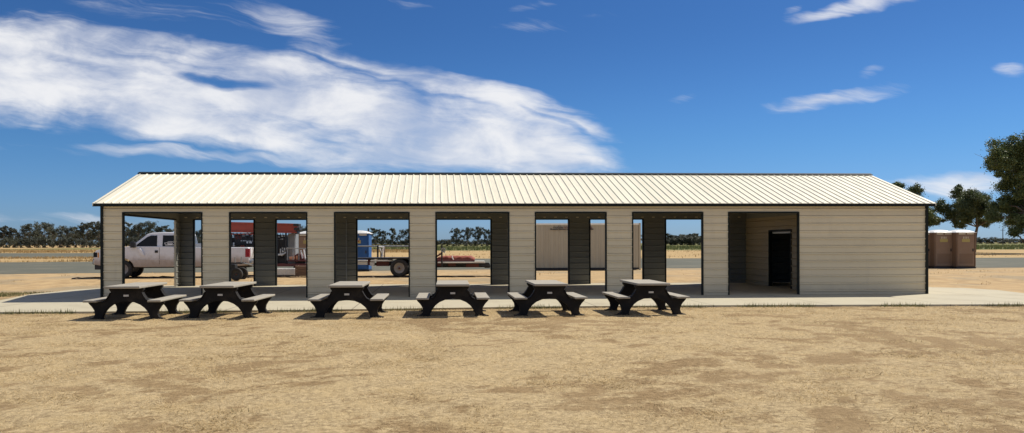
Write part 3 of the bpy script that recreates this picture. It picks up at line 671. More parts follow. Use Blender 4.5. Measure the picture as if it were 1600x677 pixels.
for px in (361, 396, 431.5, 446.5): local(rig, bx(MB(), px - 1.0, 364, px + 1.0, 412, RY + .1, .09).build('mast_post', 'black'))
mb = MB(); q0, q1 = P(372, 384, RY), P(399, 350, RY); mb.tube([q0 + Vector((0, .6, 0)), q1 + Vector((0, .6, 0))], .06, 8); local(rig, mb.build('brace', 'darkred'))
eng = MB(); bx(eng, 362, 371, 394, 384, RY + .3, 1.0); bx(eng, 366, 366, 378, 371, RY + .4, .6); bx(eng, 382, 367.5, 391, 371, RY + .4, .6); bx(eng, 360, 384, 398, 412, RY + .3, 1.2)
engine = local(rig, eng.build('engine_housing', 'engine', bevel=.03))
for q_ in [(379, 363.2, 386, 364.6, RY - .1, .3), (387, 363.4, 392, 364.4, RY - .1, .3), (385, 376, 394, 380.6, RY + .2, .1), (361, 368.5, 367, 370, RY + .2, .2), (376, 375.5, 384, 377.3, RY + .22, .1), (363.5, 379, 366, 386, RY + .22, .1)]: local(rig, bx(MB(), *q_).build('fitting', 'alu', bevel=.01))
mb = MB(); bx(mb, 367.5, 368.5, 377, 374, RY + .2, .12); local(rig, mb.build('guard_plate', 'darkred'))
eng2 = MB(); bx(eng2, 432.5, 367, 446, 412, RY + .3, 1.1); e2 = local(rig, eng2.build('engine_housing', 'engine', bevel=.03))
q = P(442.5, 392.5, RY + .25)
mb = MB().ring([(.09, -.05), (.17, -.05), (.19, 0), (.17, .05), (.09, .05), (.09, -.05)], 20, 'y', q)
mb.ring([(0, -.06), (.05, -.06), (.05, .02)], 12, 'y', q)
for k in range(5):
    w = k * 1.2566; mb.tube([q, q + Vector((.13 * math.cos(w), -.02, .13 * math.sin(w)))], .018, 5)
local(rig, mb.build('pulley', 'alu'))
for q_ in [(434, 396.5, 443, 399.5, RY + .18, .1), (433.5, 369, 436.5, 371.5, RY + .2, .1), (438, 368, 445, 370, RY + .2, .1), (433.6, 373.4, 435, 375, RY + .2, .1), (437.5, 373, 443.5, 374.6, RY + .2, .1)]: local(rig, bx(MB(), *q_).build('fitting', 'alu', bevel=.008))
mb = MB(); mb.tube([P(446, 391, RY + .15), P(449, 387, RY + .1), P(446.5, 395, RY + .12), P(440, 400, RY + .15)], .03, 6)
local(rig, mb.build('pipe', 'alu'))
mb = MB(); bx(mb, 450, 364.8, 461.5, 412, RY + .35, .7)
a, b_ = P(450, 398, RY + .35), P(461.5, 366, RY + .35)
for k in range(4):
    x = a.x + (b_.x - a.x) * (k + .5) / 4; mb.box(x - .02, x + .02, RY + .31, RY + .36, a.z, b_.z)
local(rig, mb.build('cabinet', 'greymetal', bevel=.01))
mb = MB(); bx(mb, 452, 401.5, 461, 406, RY - .05, .35); bx(mb, 462.6, 399.8, 465, 406, RY - .03, .3); tl = local(rig, mb.build('tool_tray', 'orange', bevel=.01))
mb = MB(); bx(mb, 449, 406.6, 478, 408.6, RY - .12, 1.2); local(rig, mb.build('side_rail', 'darkred', bevel=.01))
mb = MB()
for x0, y0, x1, y1 in ((361, 366, 396, 366), (361, 412, 378, 384), (396, 412, 380, 384)): mb.tube([P(x0, y0, RY + .08), P(x1, y1, RY + .08)], .035, 6)
local(rig, mb.build('frame_brace', 'red'))
hh = lambda p, r_: local(rig, MB().tube(p, r_, 5).build('hydraulic_hose', 'black'))
for k in range(5):
    x0 = 364 + k * 6; hh([P(x0, 364, RY + .05), P(x0 + 3, 372 + k % 3 * 3, RY), P(x0 + 6, 378, RY + .1), P(x0 + 8, 390, RY + .2)], .022)
for k in range(3): hh([P(434 + k * 4, 365, RY + .2), P(435 + k * 4, 380 - k * 4, RY + .12), P(438 + k * 2, 404, RY + .25)], .02)
mb = MB(); mb.tube([P(448, 388, RY - .1), P(478, 388.5, RY - .1)], .022, 6)
for x0 in (449, 458, 467, 477): mb.tube([P(x0, 388, RY - .1), P(x0, 407, RY - .1)], .022, 6)
local(rig, mb.build('handrail', 'greymetal'))
mb = MB(); mb.tube([P(470, 391, RY - .15), P(473, 404, RY - .15)], .03, 6); mb.tube([P(474.5, 390, RY - .16), P(477, 404, RY - .16)], .03, 6); local(rig, mb.build('loose_pipe', 'white'))
mb = MB(); mb.ring([(0, -.1), (.22, -.1), (.26, -.06), (.26, .06), (.22, .1), (0, .1)], 14, 'y', P(468, 404.5, RY + .1)); local(rig, mb.build('hose_reel', 'darkred'))
for px in (372, 470): wheel(rig, (P(px, 425, RY).x - c.x, .1, .36), .36, .24, side=-1)
# things standing by it
q = P(446.5, 426, 36.9)
tk = thing('water_tank', (q.x, 36.9, REAR), 0, 'low whitish block-shaped tank on the dirt below the red mast', 'tank')
hw = 15 * 36.9 / F
MB().box(-hw, hw, 0, .9, .05, .37).build('tank_body', 'tank', tk, bevel=.04)
mb = MB()
for k in range(5): mb.box(-hw + .04 + k * hw * .43, -hw + .10 + k * hw * .43, -.015, .915, .06, .36)
mb.build('rib', 'tank', tk, bevel=.01)
MB().box(-hw - .02, hw + .02, -.01, .91, 0, .045).build('skid', 'black', tk)
q = P(471, 428, 36.3)
cr = thing('wooden_crate', (q.x, 36.3, REAR), 0, 'dark brown wooden crate on the dirt beside the whitish tank', 'crate')
mb = MB()
for k in range(3): mb.box(-.27, .27, 0, .5, .04 + k * .155, .04 + k * .155 + .145)
mb.build('slat_wall', 'wood', cr, bevel=.006)
for sx in (-.29, .23):
    for sy in (-.02, .46): MB().box(sx, sx + .06, sy, sy + .06, 0, .53).build('corner_post', 'wood', cr, bevel=.006)
# little hitch cart near the pickup's rear
q = P(368, 437, 33.6)
ct = thing('hitch_cart', (q.x, 33.6, terrain(33.6)), 0, 'small dark two-wheeled cart with a pale wheel behind the pickup\'s rear wheel', 'cart')
mb = MB(); mb.box(-.55, .28, 0, .07, .70, .76); mb.box(-.55, .28, .55, .62, .70, .76); mb.box(-.5, -.44, .071, .549, .71, .75); mb.box(.2, .26, .071, .549, .71, .75); mb.build('cart_frame', 'black', ct, bevel=.008)
for x, z in ((-.4, .92), (-.05, .98), (.22, 1.0)): MB().box(x, x + .04, .01, .05, .76, z).build('stake', 'greymetal', ct)
MB().box(-.5, -.05, .1, .5, .30, .69).build('motor', 'engine', ct, bevel=.04)
for y in (-.09, .71): wheel(ct, (.06, y, .27), .27, .13, rim='engine', side=-1 if y < 0 else 1)
MB().tube([(.26, .3, .72), (.7, .3, .62), (.9, .3, .55)], .03, 8).build('tow_bar', 'greymetal', ct)

# ------------------------------------------------------------------ flatbed trailer
FY = 35.7
c = P(624, 433, FY); tr = thing('flatbed_trailer', (c.x, FY, REAR), 0, 'dark flatbed trailer with one big wheel showing, parked behind the middle bays', 'trailer')
def tp(name, mat, boxes, bevel=.008):
    mb = MB()
    for (x0, y0, x1, y1, dy_, d) in boxes: bx(mb, x0, y0, x1, y1, FY + dy_, d)
    return local(tr, mb.build(name, mat, bevel=bevel))
tp('deck', 'black', [(498, 402.8, 672, 405.4, .25, 1.9)])
tp('main_rail', 'black', [(580, 410.5, 764, 415, .5, .12), (580, 410.5, 764, 415, 1.7, .12), (655, 414.6, 766, 418.2, .8, .7)])
for q_ in [(588, 405.6, 608, 416, .35, 1.6), (572, 405.6, 578, 414.6, .3, 1.6), (700, 410.6, 712, 416, .35, 1.6), (728, 412, 748, 417.5, .35, 1.5), (655, 405.6, 690, 416, .4, 1.5)]: tp('cross_member', 'darkred', [q_])
tp('deck_board', 'board', [(556, 406.6, 574, 408.3, .1, .2), (579, 406.4, 614, 408.6, .16, .2)])
tp('deck_side', 'tank', [(556, 408.8, 574, 414, .2, .1), (578, 409.6, 585, 415.5, .22, .1)])
tp('bed_edge', 'board', [(684, 409.5, 758, 411.4, .1, .25), (741, 408.2, 757, 409.4, .1, .8)], .004)
tp('bed', 'darkred', [(676, 406, 742, 409.4, .36, 1.5)])
tp('coupler', 'black', [(757, 411.6, 765.5, 419, .9, .4)], .02)
tp('fender', 'black', [(608, 402.4, 645, 405.0, -.12, .36), (640, 405.1, 646, 420, .2, .2)])
for px, y0 in ((590, 384), (690.3, 384)): tp('stake', 'black', [(px - 1.2, y0, px + 1.2, 402.6 if px < 600 else 417, -.02, .09)])
tp('stake', 'black', [(594.2, 389, 596.2, 402.6, .1, .09)]); tp('stake', 'wood', [(600, 385.5, 601.6, 402.6, .1, .07)])
mb = MB(); mb.tube([P(552, 384.9, FY + .5), P(640, 384.9, FY + .5)], .035, 8); local(tr, mb.build('side_rail', 'greymetal'))
mb = MB(); mb.tube([P(592, 385.5, FY + .0), P(600, 386.5, FY)], .03, 6); mb.tube([P(599.5, 385.5, FY - .02), P(597, 402, FY + .05)], .035, 6); mb.tube([P(593, 388, FY), P(599, 400.5, FY + .1)], .025, 6); local(tr, mb.build('ratchet_stand', 'white'))
mb = MB(); mb.tube([P(676, 405, FY + .04), P(690, 396, FY + .04)], .04, 6); local(tr, mb.build('brace', 'darkred'))
q = P(692.5, 391, FY); mb = MB(); mb.ring([(.05, -.04), (.11, -.04), (.11, .04), (.05, .04), (.05, -.04)], 12, 'y', q); mb.tube([q + Vector((-.1, 0, .1)), q + Vector((.09, 0, -.14))], .02, 6); local(tr, mb.build('winch', 'greymetal'))
for px in (624, 655):
    for y in (.02, 2.2):
        wheel(tr, (P(px, 420, FY).x - c.x, y, .415), .415, .27, side=-1 if y < 1 else 1)
mb = MB(); mb.tube([(P(624, 420, FY).x - c.x, .1, .415), (P(624, 420, FY).x - c.x, 2.1, .415)], .05, 8); mb.build('axle', 'black', tr)
# red wrapped load on the bed
q = P(712, 409.4, FY + .55)
a, b_ = P(684, 409.3, FY + .55), P(743, 400, FY + .55)
ld = thing('wrapped_load', (q.x, FY + .55, a.z), 0, 'dull red tarp-wrapped load lying on the trailer bed', 'load')
w = (b_.x - a.x) / 2; hgt = b_.z - a.z
n1, n2 = 22, 12; vs = []; r = np.random.default_rng(5)
for i in range(n1 + 1):
    x = -w + 2 * w * i / n1; e = 1 - .35 * (abs(x) / w) ** 8
    for k in range(n2):
        t = math.pi * k / (n2 - 1); cc, ss = math.cos(t), math.sin(t)
        yy = .45 - .45 * e * math.copysign(abs(cc) ** .5, cc); z = hgt * e * (abs(ss) ** .5) * (1 + .05 * r.normal())
        vs.append((x + .02 * r.normal(), yy + .02 * r.normal(), max(z, 0)))
mb = MB(); mb.add(vs, [(i * n2 + k, (i + 1) * n2 + k, (i + 1) * n2 + k + 1, i * n2 + k + 1) for i in range(n1) for k in range(n2 - 1)] + [tuple(range(n2)), tuple(n1 * n2 + k for k in range(n2))[::-1]])
mb.build('tarp', 'redload', ld, smooth=True)
MB().tube([(-.17, -.02, hgt * 1.02), (-.14, -.05, hgt * .6), (-.08, -.04, hgt * .15)], .028, 6).build('tie', 'board', ld)

# ------------------------------------------------------------------ portable toilets
def make_potty(body, label, sign):
    r = thing('portable_toilet', (0, 0, 0), 0, label, 'portable toilet')
    w = .56
    MB().box(-w - .02, w + .02, -.02, 1.14, .0, .10).build('skid', 'black', r, bevel=.01)
    b = MB().box(-w, w, 0, 1.12, .102, 2.05).build('shell', body, r, bevel=.03)
    mb = MB()
    for sx in (-w, w - .06): mb.box(sx, sx + .06, -.03, .02, .11, 2.04)
    mb.box(-w + .061, w - .061, -.03, .02, 1.93, 2.04); mb.build('door_post', body, r, bevel=.012)
    d = MB().box(-w + .08, w - .08, -.018, .012, .14, 1.91).build('door', 'potty_door' if sign == 'brown' else body, r, bevel=.008)
    mb = MB(); mb.box(-w + .17, w - .17, -.026, -.017, .28, .85); mb.build('door_inset', body, d, bevel=.006)
    MB().box(w - .19, w - .13, -.045, -.015, .98, 1.14).build('latch', 'black', d, bevel=.006)
    mb = MB()
    for sx in (-.44, .04): mb.box(sx, sx + .40, -.036, -.028, 1.955, 2.02)
    mb.build('vent', 'signpale', r)
    n = 9; vs = []                                                   # domed roof
    for j in range(n):
        for i in range(n):
            x = -1 + 2 * i / (n - 1); y = -1 + 2 * j / (n - 1)
            z = 2.08 + .155 * (1 - abs(x) ** 2.2) ** .8 * (1 - abs(y) ** 3) ** .7
            vs.append((x * (w + .055), .56 + y * (w + .055), z))
    rim = [i for i in range(n)] + [j * n + n - 1 for j in range(1, n)] + [(n - 1) * n + i for i in range(n - 2, -1, -1)] + [j * n for j in range(n - 2, 0, -1)]
    fs = [(j * n + i, j * n + i + 1, (j + 1) * n + i + 1, (j + 1) * n + i) for j in range(n - 1) for i in range(n - 1)]
    k = len(vs); vs += [(vs[i][0], vs[i][1], 2.045) for i in rim]
    fs += [(rim[i], k + i, k + (i + 1) % len(rim), rim[(i + 1) % len(rim)]) for i in range(len(rim))] + [tuple(range(k, k + len(rim)))]
    mb = MB(); mb.add(vs, fs); ro = mb.build('roof', 'potty_roof', r)
    MB().tube([(w - .14, .85, 2.06), (w - .14, .85, 2.36)], .05, 10).build('vent_pipe', 'black', r) if sign == 'blue' else None
    x0 = -.24 if sign == 'brown' else -.34
    sg = MB().box(x0, x0 + .46, -.026, -.019, 1.52, 1.70).build('notice', 'sign', d)
    mb = MB()
    for k in range(4): mb.box(x0 + .07 + k * .09, x0 + .10 + k * .09, -.027, -.019, 1.71, 1.83)
    mb.build('notice_letter', 'signpale', d)
    if sign == 'blue':
        mb = MB()
        for k in range(3): mb.box(x0 + .06 + k * .12, x0 + .13 + k * .12, -.03, -.0265, 1.62, 1.68)
        mb.build('notice_mark', 'redlamp', d)
    return r
pb = make_potty('potty_brown', 'brown portable toilet farthest right, in the open with its whole front showing', 'brown'); pb['group'] = 'brown portable toilets'
def put(o, px, py, rz=0):
    g_ = G(px, py, REAR); o.location = (g_.x, g_.y - .02, REAR); o.rotation_euler.z = R(rz)
put(pb, 1509, 419.6, 2)
for px, py, rz, lab in ((1474.5, 419.4, 2, 'brown portable toilet between the rightmost one and the half-hidden one'), (1440, 419.2, 2, 'brown portable toilet mostly hidden by the shelter\'s right corner'),
                        (481, 424.0, -1, 'brown portable toilet half seen through the bay with the red mast')):
    o = copy_tree(pb); put(o, px, py, rz); o['label'] = lab
bl_ = make_potty('potty_blue', 'blue portable toilet with white roof seen through the third bay', 'blue'); put(bl_, 560.5, 424.4, 0)

# ------------------------------------------------------------------ shipping container
c = G(916.5, 421.5, REAR); CY = 44.4
ctn = thing('shipping_container', ((916.5 - CX) / F * CY, CY, REAR), R(1.2), 'tan steel shipping container with faded lettering behind the fifth bay', 'shipping container')
CL, CH, CW = 3.03, 2.62, 2.43
def corr(x0, x1, z0, z1, y, outward):
    mb = MB(); pts = []; x = x0; k = 0
    while x < x1:
        for dx_, h_ in ((0, 0), (.10, 0), (.14, .03), (.24, .03)):
            if x + dx_ < x1: pts.append((x + dx_, y - outward * h_))
        x += .28
    pts.append((x1, y)); pts2 = [(a, b + outward * .04) for a, b in pts[::-1]]
    return mb.prism(pts + pts2, z0, z1, 'z')
corr(-CL + .08, CL - .08, .14, CH - .10, .05, 1).build('side_wall', 'container', ctn)
corr(-CL + .08, CL - .08, .14, CH - .10, CW - .05, -1).build('side_wall', 'container', ctn)
for sx in (-1, 1): MB().box(*sorted((sx * CL, sx * (CL - .05))), .09, CW - .09, .14, CH - .1).build('end_wall', 'container', ctn)
MB().box(-CL + .06, CL - .06, .06, CW - .06, CH - .05, CH - .02).build('roof', 'container_rail', ctn)
for y in (.0, CW - .08): MB().box(-CL + .09, CL - .09, y, y + .08, CH - .10, CH).build('top_rail', 'container_rail', ctn, bevel=.008)
for y in (.0, CW - .08): MB().box(-CL + .09, CL - .09, y, y + .08, .03, .14).build('bottom_rail', 'black', ctn)
for sx in (-1, 1):
    for y in (0, CW - .09): MB().box(*sorted((sx * (CL + .01), sx * (CL - .09))), y - .005, y + .095, 0, CH + .01).build('corner_post', 'container', ctn, bevel=.01)
k = CY / F
def txt(s_, px0, px1, py, mat, name, hpx):
    o = text_mesh(s_, hpx * k * 1.35, .006, name, mat, ctn, (px1 - px0) * k)
    o.location = (((px0 + px1) / 2 - 916.5) * k, -.022, CAMZ - REAR + (379.9 - py) * k)
txt('mobile', 864, 879.5, 357, 'lettering', 'lettering', 4.6)
txt('mini solutions', 881, 925, 357, 'letter_red', 'lettering', 4.6)
mb = MB(); zz_ = CAMZ - REAR + (379.9 - 358.4) * k
for a, b_ in ((862.8, 872), (872.8, 884), (885, 896), (897, 920)): mb.box((a - 916.5) * k, (b_ - 916.5) * k, -.026, .03, zz_ - .022, zz_ + .012)
mb.box((860 - 916.5) * k, (862 - 916.5) * k, -.026, .03, zz_ - .02, zz_ + .05); mb.box((921 - 916.5) * k, (927 - 916.5) * k, -.026, .03, zz_ - .02, zz_ + .04)
mb.build('lettering', 'lettering', ctn)

# ------------------------------------------------------------------ dark hose along the dirt, and a utility pole
pts = []; r = np.random.default_rng(3); xpx = np.linspace(113, 775, 90)
for i, x in enumerate(xpx):
    y = np.interp(x, [113, 160, 250, 400, 480, 600, 775], [436.4, 435.6, 434.2, 435.0, 434.2, 434.6, 433.4]) + r.normal() * .34
    q = G(x, y, .13); pts.append((q.x, q.y, terrain(q.y) + .012))
tag(MB().tube(pts, [.032 + .012 * abs(r.normal()) for _ in pts], 7).build('hose', 'hose'), 'long dark hose lying across the dirt behind the shelter', 'hose')
q = G(1567, 380.2, REAR); Yp = 300; x = (1567 - CX) / F * Yp
up = thing('utility_pole', (x, Yp, REAR), 0, 'thin distant utility pole by the far field at right', 'utility pole')
MB().tube([(0, 0, 0), (0, 0, 6.6)], [.17, .12], 8).build('pole', 'polewood', up)
MB().box(-.9, .9, -.06, .06, 5.9, 6.05).build('crossarm', 'polewood', up)

# ------------------------------------------------------------------ trees
def make_tree_mesh(seed, H=10.0, spread=4.5, trunk_h=.3, nlimb=9, leaves=3600, lsize=.28, lean=(0, 0), droop=0.0, bushy=1.0, rtrunk=.22, low=.25):
    r = np.random.default_rng(seed); tb_ = MB(); tips = []
    top = np.array([lean[0], lean[1], H * .86]); kn = 7
    tr_ = [np.array([lean[0] * (t ** 1.3) + r.normal() * .10 * (i > 0), lean[1] * t + r.normal() * .10 * (i > 0), H * .86 * t]) for i, t in enumerate(np.linspace(0, 1, kn))]
    tb_.tube(tr_, [rtrunk * (1 - .85 * t) + .03 for t in np.linspace(0, 1, kn)], 8)
    for i in range(nlimb):
        t = trunk_h + (1 - trunk_h) * (i + .3) / nlimb; j = min(int(t * (kn - 1)), kn - 2); f_ = t * (kn - 1) - j
        base = tr_[j] * (1 - f_) + tr_[j + 1] * f_
        az = i * 2.4 + r.uniform(-.5, .5); env = math.sin(math.pi * min(max((t - low * .5) / (1.12 - low * .5), 0.05), 1)) ** .6
        ln = spread * env * r.uniform(.7, 1.1); el = R(r.uniform(18, 50)) * (.6 + .6 * t)
        d = np.array([math.cos(az) * math.cos(el), math.sin(az) * math.cos(el), math.sin(el)])
        mid = base + d * ln * .5 + np.array([0, 0, .12 * ln]); end = base + d * ln + np.array([0, 0, -droop * ln])
        rr = rtrunk * (.55 - .3 * t); tb_.tube([base, mid, end], [rr, rr * .6, .025], 6)
        for q in range(4):
            s = r.uniform(.35, 1.0); b0 = (base * (1 - s) ** 2 + 2 * mid * s * (1 - s) + end * s * s)
            dd = d + r.normal(0, .7, 3); dd /= np.linalg.norm(dd); l2 = ln * r.uniform(.18, .38) + .35
            e2 = b0 + dd * l2 + np.array([0, 0, -droop * l2 * .8]); tb_.tube([b0, e2], [rr * .4, .015], 5); tips.append((e2, r.uniform(.6, 1.15) * spread * .19))
        tips.append((end, spread * .2))
    for q in range(4): tips.append((tr_[-1] + r.normal(0, .35, 3) * spread * .18, spread * .2))
    tips = [(p, rad * bushy) for p, rad in tips]
    tot = sum(rad ** 2 for _, rad in tips); V = []; 
    for p, rad in tips:
        n = max(int(leaves * rad ** 2 / tot), 6)
        # a clump: several knots of leaves, thinning outward
        kn_ = r.normal(0, .55, (5, 3)) * rad * np.array([1, 1, .75])
        c_ = p + kn_[r.integers(0, 5, n)] + r.normal(0, .33, (n, 3)) * rad * np.array([1, 1, .8]); c_[:, 2] -= droop * rad * r.uniform(0, 1.2, n)
        c_[:, 2] = np.maximum(c_[:, 2], .15)
        a = r.normal(0, 1, (n, 3)); a /= np.linalg.norm(a, axis=1)[:, None]; b = np.cross(a, r.normal(0, 1, (n, 3))); b /= np.linalg.norm(b, axis=1)[:, None]
        s_ = (lsize * r.uniform(.5, 1.25, n))[:, None]
        V.append(np.stack([c_ + a * s_, c_ + b * s_ * .55, c_ - a * s_, c_ - b * s_ * .55], 1).reshape(-1, 3))
    V = np.concatenate(V); n = len(V) // 4
    me = bpy.data.meshes.new('crown'); ext = float(np.percentile(np.abs(V[:, :2]), 97)); me.vertices.add(len(V)); me.vertices.foreach_set('co', V.astype(np.float32).ravel())
    me.loops.add(n * 4); me.loops.foreach_set('vertex_index', np.arange(n * 4, dtype=np.int32))
    me.polygons.add(n); me.polygons.foreach_set('loop_start', np.arange(0, n * 4, 4, dtype=np.int32)); me.polygons.foreach_set('loop_total', np.full(n, 4, np.int32))
    H = float(np.percentile(V[:, 2], 99.6)); V[:, 0] -= 0
    me.update(calc_edges=True); me.validate()
    tm = bpy.data.meshes.new('trunk'); tm.from_pydata(tb_.v, [], tb_.f); tm.update(); tm.materials.append(M['bark'])
    tm.polygons.foreach_set('use_smooth', [True] * len(tm.polygons))
    return me, tm, H
def place_tree(meshes, px, Y, top_py, label, group=None, leaf='leaf', rz=0.0, wide=1.0, name='tree', base=REAR):
    me, tm, H = meshes
    a = (px - CX) / F; yh = HY - ROLL * (px - CX)
    h = (yh - top_py) / F * Y + CAMZ - base; s = h / H
    t = thing(name, (a * Y, Y, base), rz, label, 'tree', group); t.scale = (s * wide, s * wide, s)
    if not me.materials: me.materials.append(M[leaf])
    for nm, d in (('trunk', tm), ('crown', me)):
        o = bpy.data.objects.new(nm, d); COL.objects.link(o); o.parent = t
    return t
def clump_tree(name, base_px, Y, trunk_pts, clumps, leaf, n_leaf, depth, rt, label, seed, grow=1.0):
    """a tree whose limbs carry leaf clumps; clumps measured as (px, py, radius px), spread in depth round the trunk"""
    r = np.random.default_rng(seed); k = Y / F; bx_, _, bz = P(base_px, 379, Y); bz = REAR
    t = thing(name, (bx_, Y, REAR), 0, label, 'tree')
    loc_ = lambda px, py: np.array([P(px, py, Y).x - bx_, 0, P(px, py, Y).z - REAR])
    clumps = [(a, b_, c_ * grow) for a, b_, c_ in clumps]
    tr_ = [np.array([0, 0, 0.])] + [loc_(*q) + np.array([0, r.normal() * .1, 0]) for q in trunk_pts]
    tb_ = MB(); m_ = len(tr_); tb_.tube(tr_, [rt * (1 - .75 * i / (m_ - 1)) for i in range(m_)], 9)
    V = []; tot = sum(q[2] ** 2 for q in clumps)
    for (px, py, rp) in clumps:
        c = loc_(px, py); R_ = rp * k; c[1] = r.uniform(-1, 1) * depth
        j = min(range(m_), key=lambda i: np.linalg.norm(tr_[i] - c) + max(tr_[i][2] - c[2] + .8, 0) * 2); b0 = tr_[j]
        mid = (b0 + c) / 2 + r.normal(0, .25, 3) + np.array([0, 0, .08 * np.linalg.norm(c - b0)])
        tb_.tube([b0, mid, c], [rt * .34, rt * .22, .03], 6)
        for q in range(5): tb_.tube([mid * .4 + c * .6, c + r.normal(0, .55, 3) * R_], [.05, .012], 4)
        n = int(n_leaf * rp ** 2 / tot)
        kn = r.normal(0, 1, (9, 3)); kn = kn / np.linalg.norm(kn, axis=1)[:, None] * r.uniform(.35, .95, (9, 1)) * R_ * np.array([1, 1.1, .8])
        cc = c + kn[r.integers(0, 9, n)] + r.normal(0, .26, (n, 3)) * R_ * np.array([1, 1, .75])
        a = r.normal(0, 1, (n, 3)); a[:, 2] -= .5; a /= np.linalg.norm(a, axis=1)[:, None]; b = np.cross(a, r.normal(0, 1, (n, 3))); b /= np.linalg.norm(b, axis=1)[:, None]
        s_ = (leaf * r.uniform(.5, 1.3, n))[:, None]
        V.append(np.stack([cc + a * s_, cc + b * s_ * .5, cc - a * s_, cc - b * s_ * .5], 1).reshape(-1, 3))
    V = np.concatenate(V); n = len(V) // 4
    me = bpy.data.meshes.new('crown'); me.vertices.add(len(V)); me.vertices.foreach_set('co', V.astype(np.float32).ravel())
    me.loops.add(n * 4); me.loops.foreach_set('vertex_index', np.arange(n * 4, dtype=np.int32)); me.polygons.add(n)
    me.polygons.foreach_set('loop_start', np.arange(0, n * 4, 4, dtype=np.int32)); me.polygons.foreach_set('loop_total', np.full(n, 4, np.int32))
    me.update(calc_edges=True); me.materials.append(M['leaf']); o = bpy.data.objects.new('crown', me); COL.objects.link(o); o.parent = t
    tb_.build('trunk', 'bark', t, smooth=True)
clump_tree('eucalyptus', 1610, 105, [(1609, 360), (1606, 335), (1603, 305), (1600, 275), (1603, 245)],
           [(1560, 236, 19), (1584, 226, 17), (1606, 224, 19), (1628, 228, 22), (1550, 256, 12), (1574, 256, 19), (1600, 250, 21), (1630, 258, 22), (1556, 272, 9), (1588, 281, 17), (1612, 285, 20), (1640, 290, 22),
            (1580, 318, 12), (1600, 315, 17), (1625, 320, 20), (1573, 340, 10), (1594, 346, 15), (1616, 348, 16), (1584, 362, 9), (1602, 367, 9), (1640, 340, 20), (1655, 262, 24), (1660, 310, 22), (1590, 298, 14), (1612, 302, 16), (1588, 262, 18), (1612, 242, 18), (1572, 244, 14), (1600, 332, 13), (1634, 312, 18)], .125, 150000, 3.2, .42, 'tallest eucalyptus at the right edge, its dark foliage hanging low', 4, 1.1)
clump_tree('spreading_tree', 1522, 118, [(1523, 368), (1526, 355), (1524, 338), (1520, 322)],
           [(1484, 322, 10), (1491, 338, 11), (1479, 346, 6), (1500, 310, 12), (1515, 302, 10), (1511, 322, 13), (1530, 311, 12), (1527, 330, 11), (1545, 322, 11), (1550, 339, 9), (1558, 349, 6), (1505, 347, 8), (1494, 300, 6), (1510, 293, 5), (1559, 326, 8), (1535, 346, 6), (1490, 328, 12), (1503, 333, 11), (1521, 316, 12), (1538, 326, 11), (1519, 334, 8), (1507, 316, 11)],
           .11, 90000, 3.0, .26, 'spreading round-crowned tree rising behind the brown portable toilets', 8, 1.25)
clump_tree('rounded_tree', 1424, 120, [(1424, 360), (1422, 340), (1420, 318)],
           [(1400, 290, 5), (1412, 290, 8), (1425, 298, 8), (1433, 307, 5), (1405, 302, 9), (1420, 312, 13), (1440, 326, 9), (1452, 331, 5), (1454, 345, 5), (1441, 345, 9), (1424, 336, 13), (1406, 325, 10)],
           .12, 30000, 2.4, .25, 'tree peeking above the shelter roof at its right end', 9, 1.25)
far = [make_tree_mesh(100 + k, 10, sp, th, 10, 5200, .24, (r_, 0), .04, bu, .28, lo) for k, (sp, th, bu, r_, lo) in enumerate([(4.2, .35, 1.1, .3, .4), (3.4, .25, 1.15, -.3, .25), (3.0, .45, 1.1, .5, .5), (4.6, .2, 1.2, 0, .2), (2.6, .15, 1.2, -.2, .1)])]
bush = [make_tree_mesh(200 + k, 4, 3.0, .05, 10, 3000, .24, (0, 0), 0, 1.5, .12, .0) for k in range(2)]
r = np.random.default_rng(12)
def row(pxs, tops, Y0, Y1, label, group, protos=far, wide=1.0, name='tree'):
    for px, tp_ in zip(pxs, tops):
        place_tree(protos[r.integers(0, len(protos))], px, r.uniform(Y0, Y1), tp_, label, group, 'leaf_far', r.uniform(0, 6.28), wide * r.uniform(.85, 1.15), name)
lab = 'dark far tree in the dense row left of the shelter, beyond the dry field'
xs_ = np.cumsum(r.uniform(13, 27, 20)) - 125
row(xs_, 350 + r.uniform(-5.5, 8, len(xs_)), 370, 430, lab, 'tree row left of the shelter', far[:4], wide=1.0)
xs_ = np.arange(-115, 320, 13.0); row(xs_, 366 + r.normal(0, 3.5, len(xs_)), 440, 480, 'shorter tree filling the back of the row left of the shelter', 'back trees of the left row', wide=1.15)
xs_ = np.arange(-110, 320, 12.0); row(xs_, 373 + r.normal(0, 2.4, len(xs_)), 355, 372, 'low dark bush under the tree row left of the shelter', 'bushes under the left tree row', bush, 1.0, 'bush')
row([216], [348.5], 380, 381, 'taller rounded tree seen through the first bay above the pickup\'s hood', None, far[:1])
row([263, 312], [357.5, 359], 380, 400, 'small treetop showing above the pickup\'s cab', 'treetops above the pickup')
row([462, 473, 487], [357, 353.5, 358], 380, 400, 'far tree behind the brown toilet in the red mast bay', 'trees behind the second bay')
row([587, 598, 614, 634, 648, 662], [356.5, 361, 357, 358, 362, 360], 380, 410, 'far eucalyptus seen beside the blue toilet above the trailer deck', 'trees seen in the third bay', wide=.9)
row([713, 729.5, 746, 761, 775, 790], [356.5, 355.5, 354.5, 358, 358, 360], 390, 400, 'far open-crowned eucalyptus in the clump above the red load', 'trees seen in the fourth bay', far[:3], wide=.85)
xs_ = np.arange(582, 800, 9.0); row(xs_, 374.5 + r.normal(0, 1.4, len(xs_)), 420, 450, 'low hazy bush along the far field edge behind the middle bays', 'bushes behind the middle bays', bush, 1.1, 'bush')
xs_ = np.arange(1010, 1180, 7.5); row(xs_, 367 + r.normal(0, 1.3, len(xs_)), 520, 560, 'small far tree in the low wood seen through the sixth bay', 'trees of the low wood behind the sixth bay', far, 1.7)
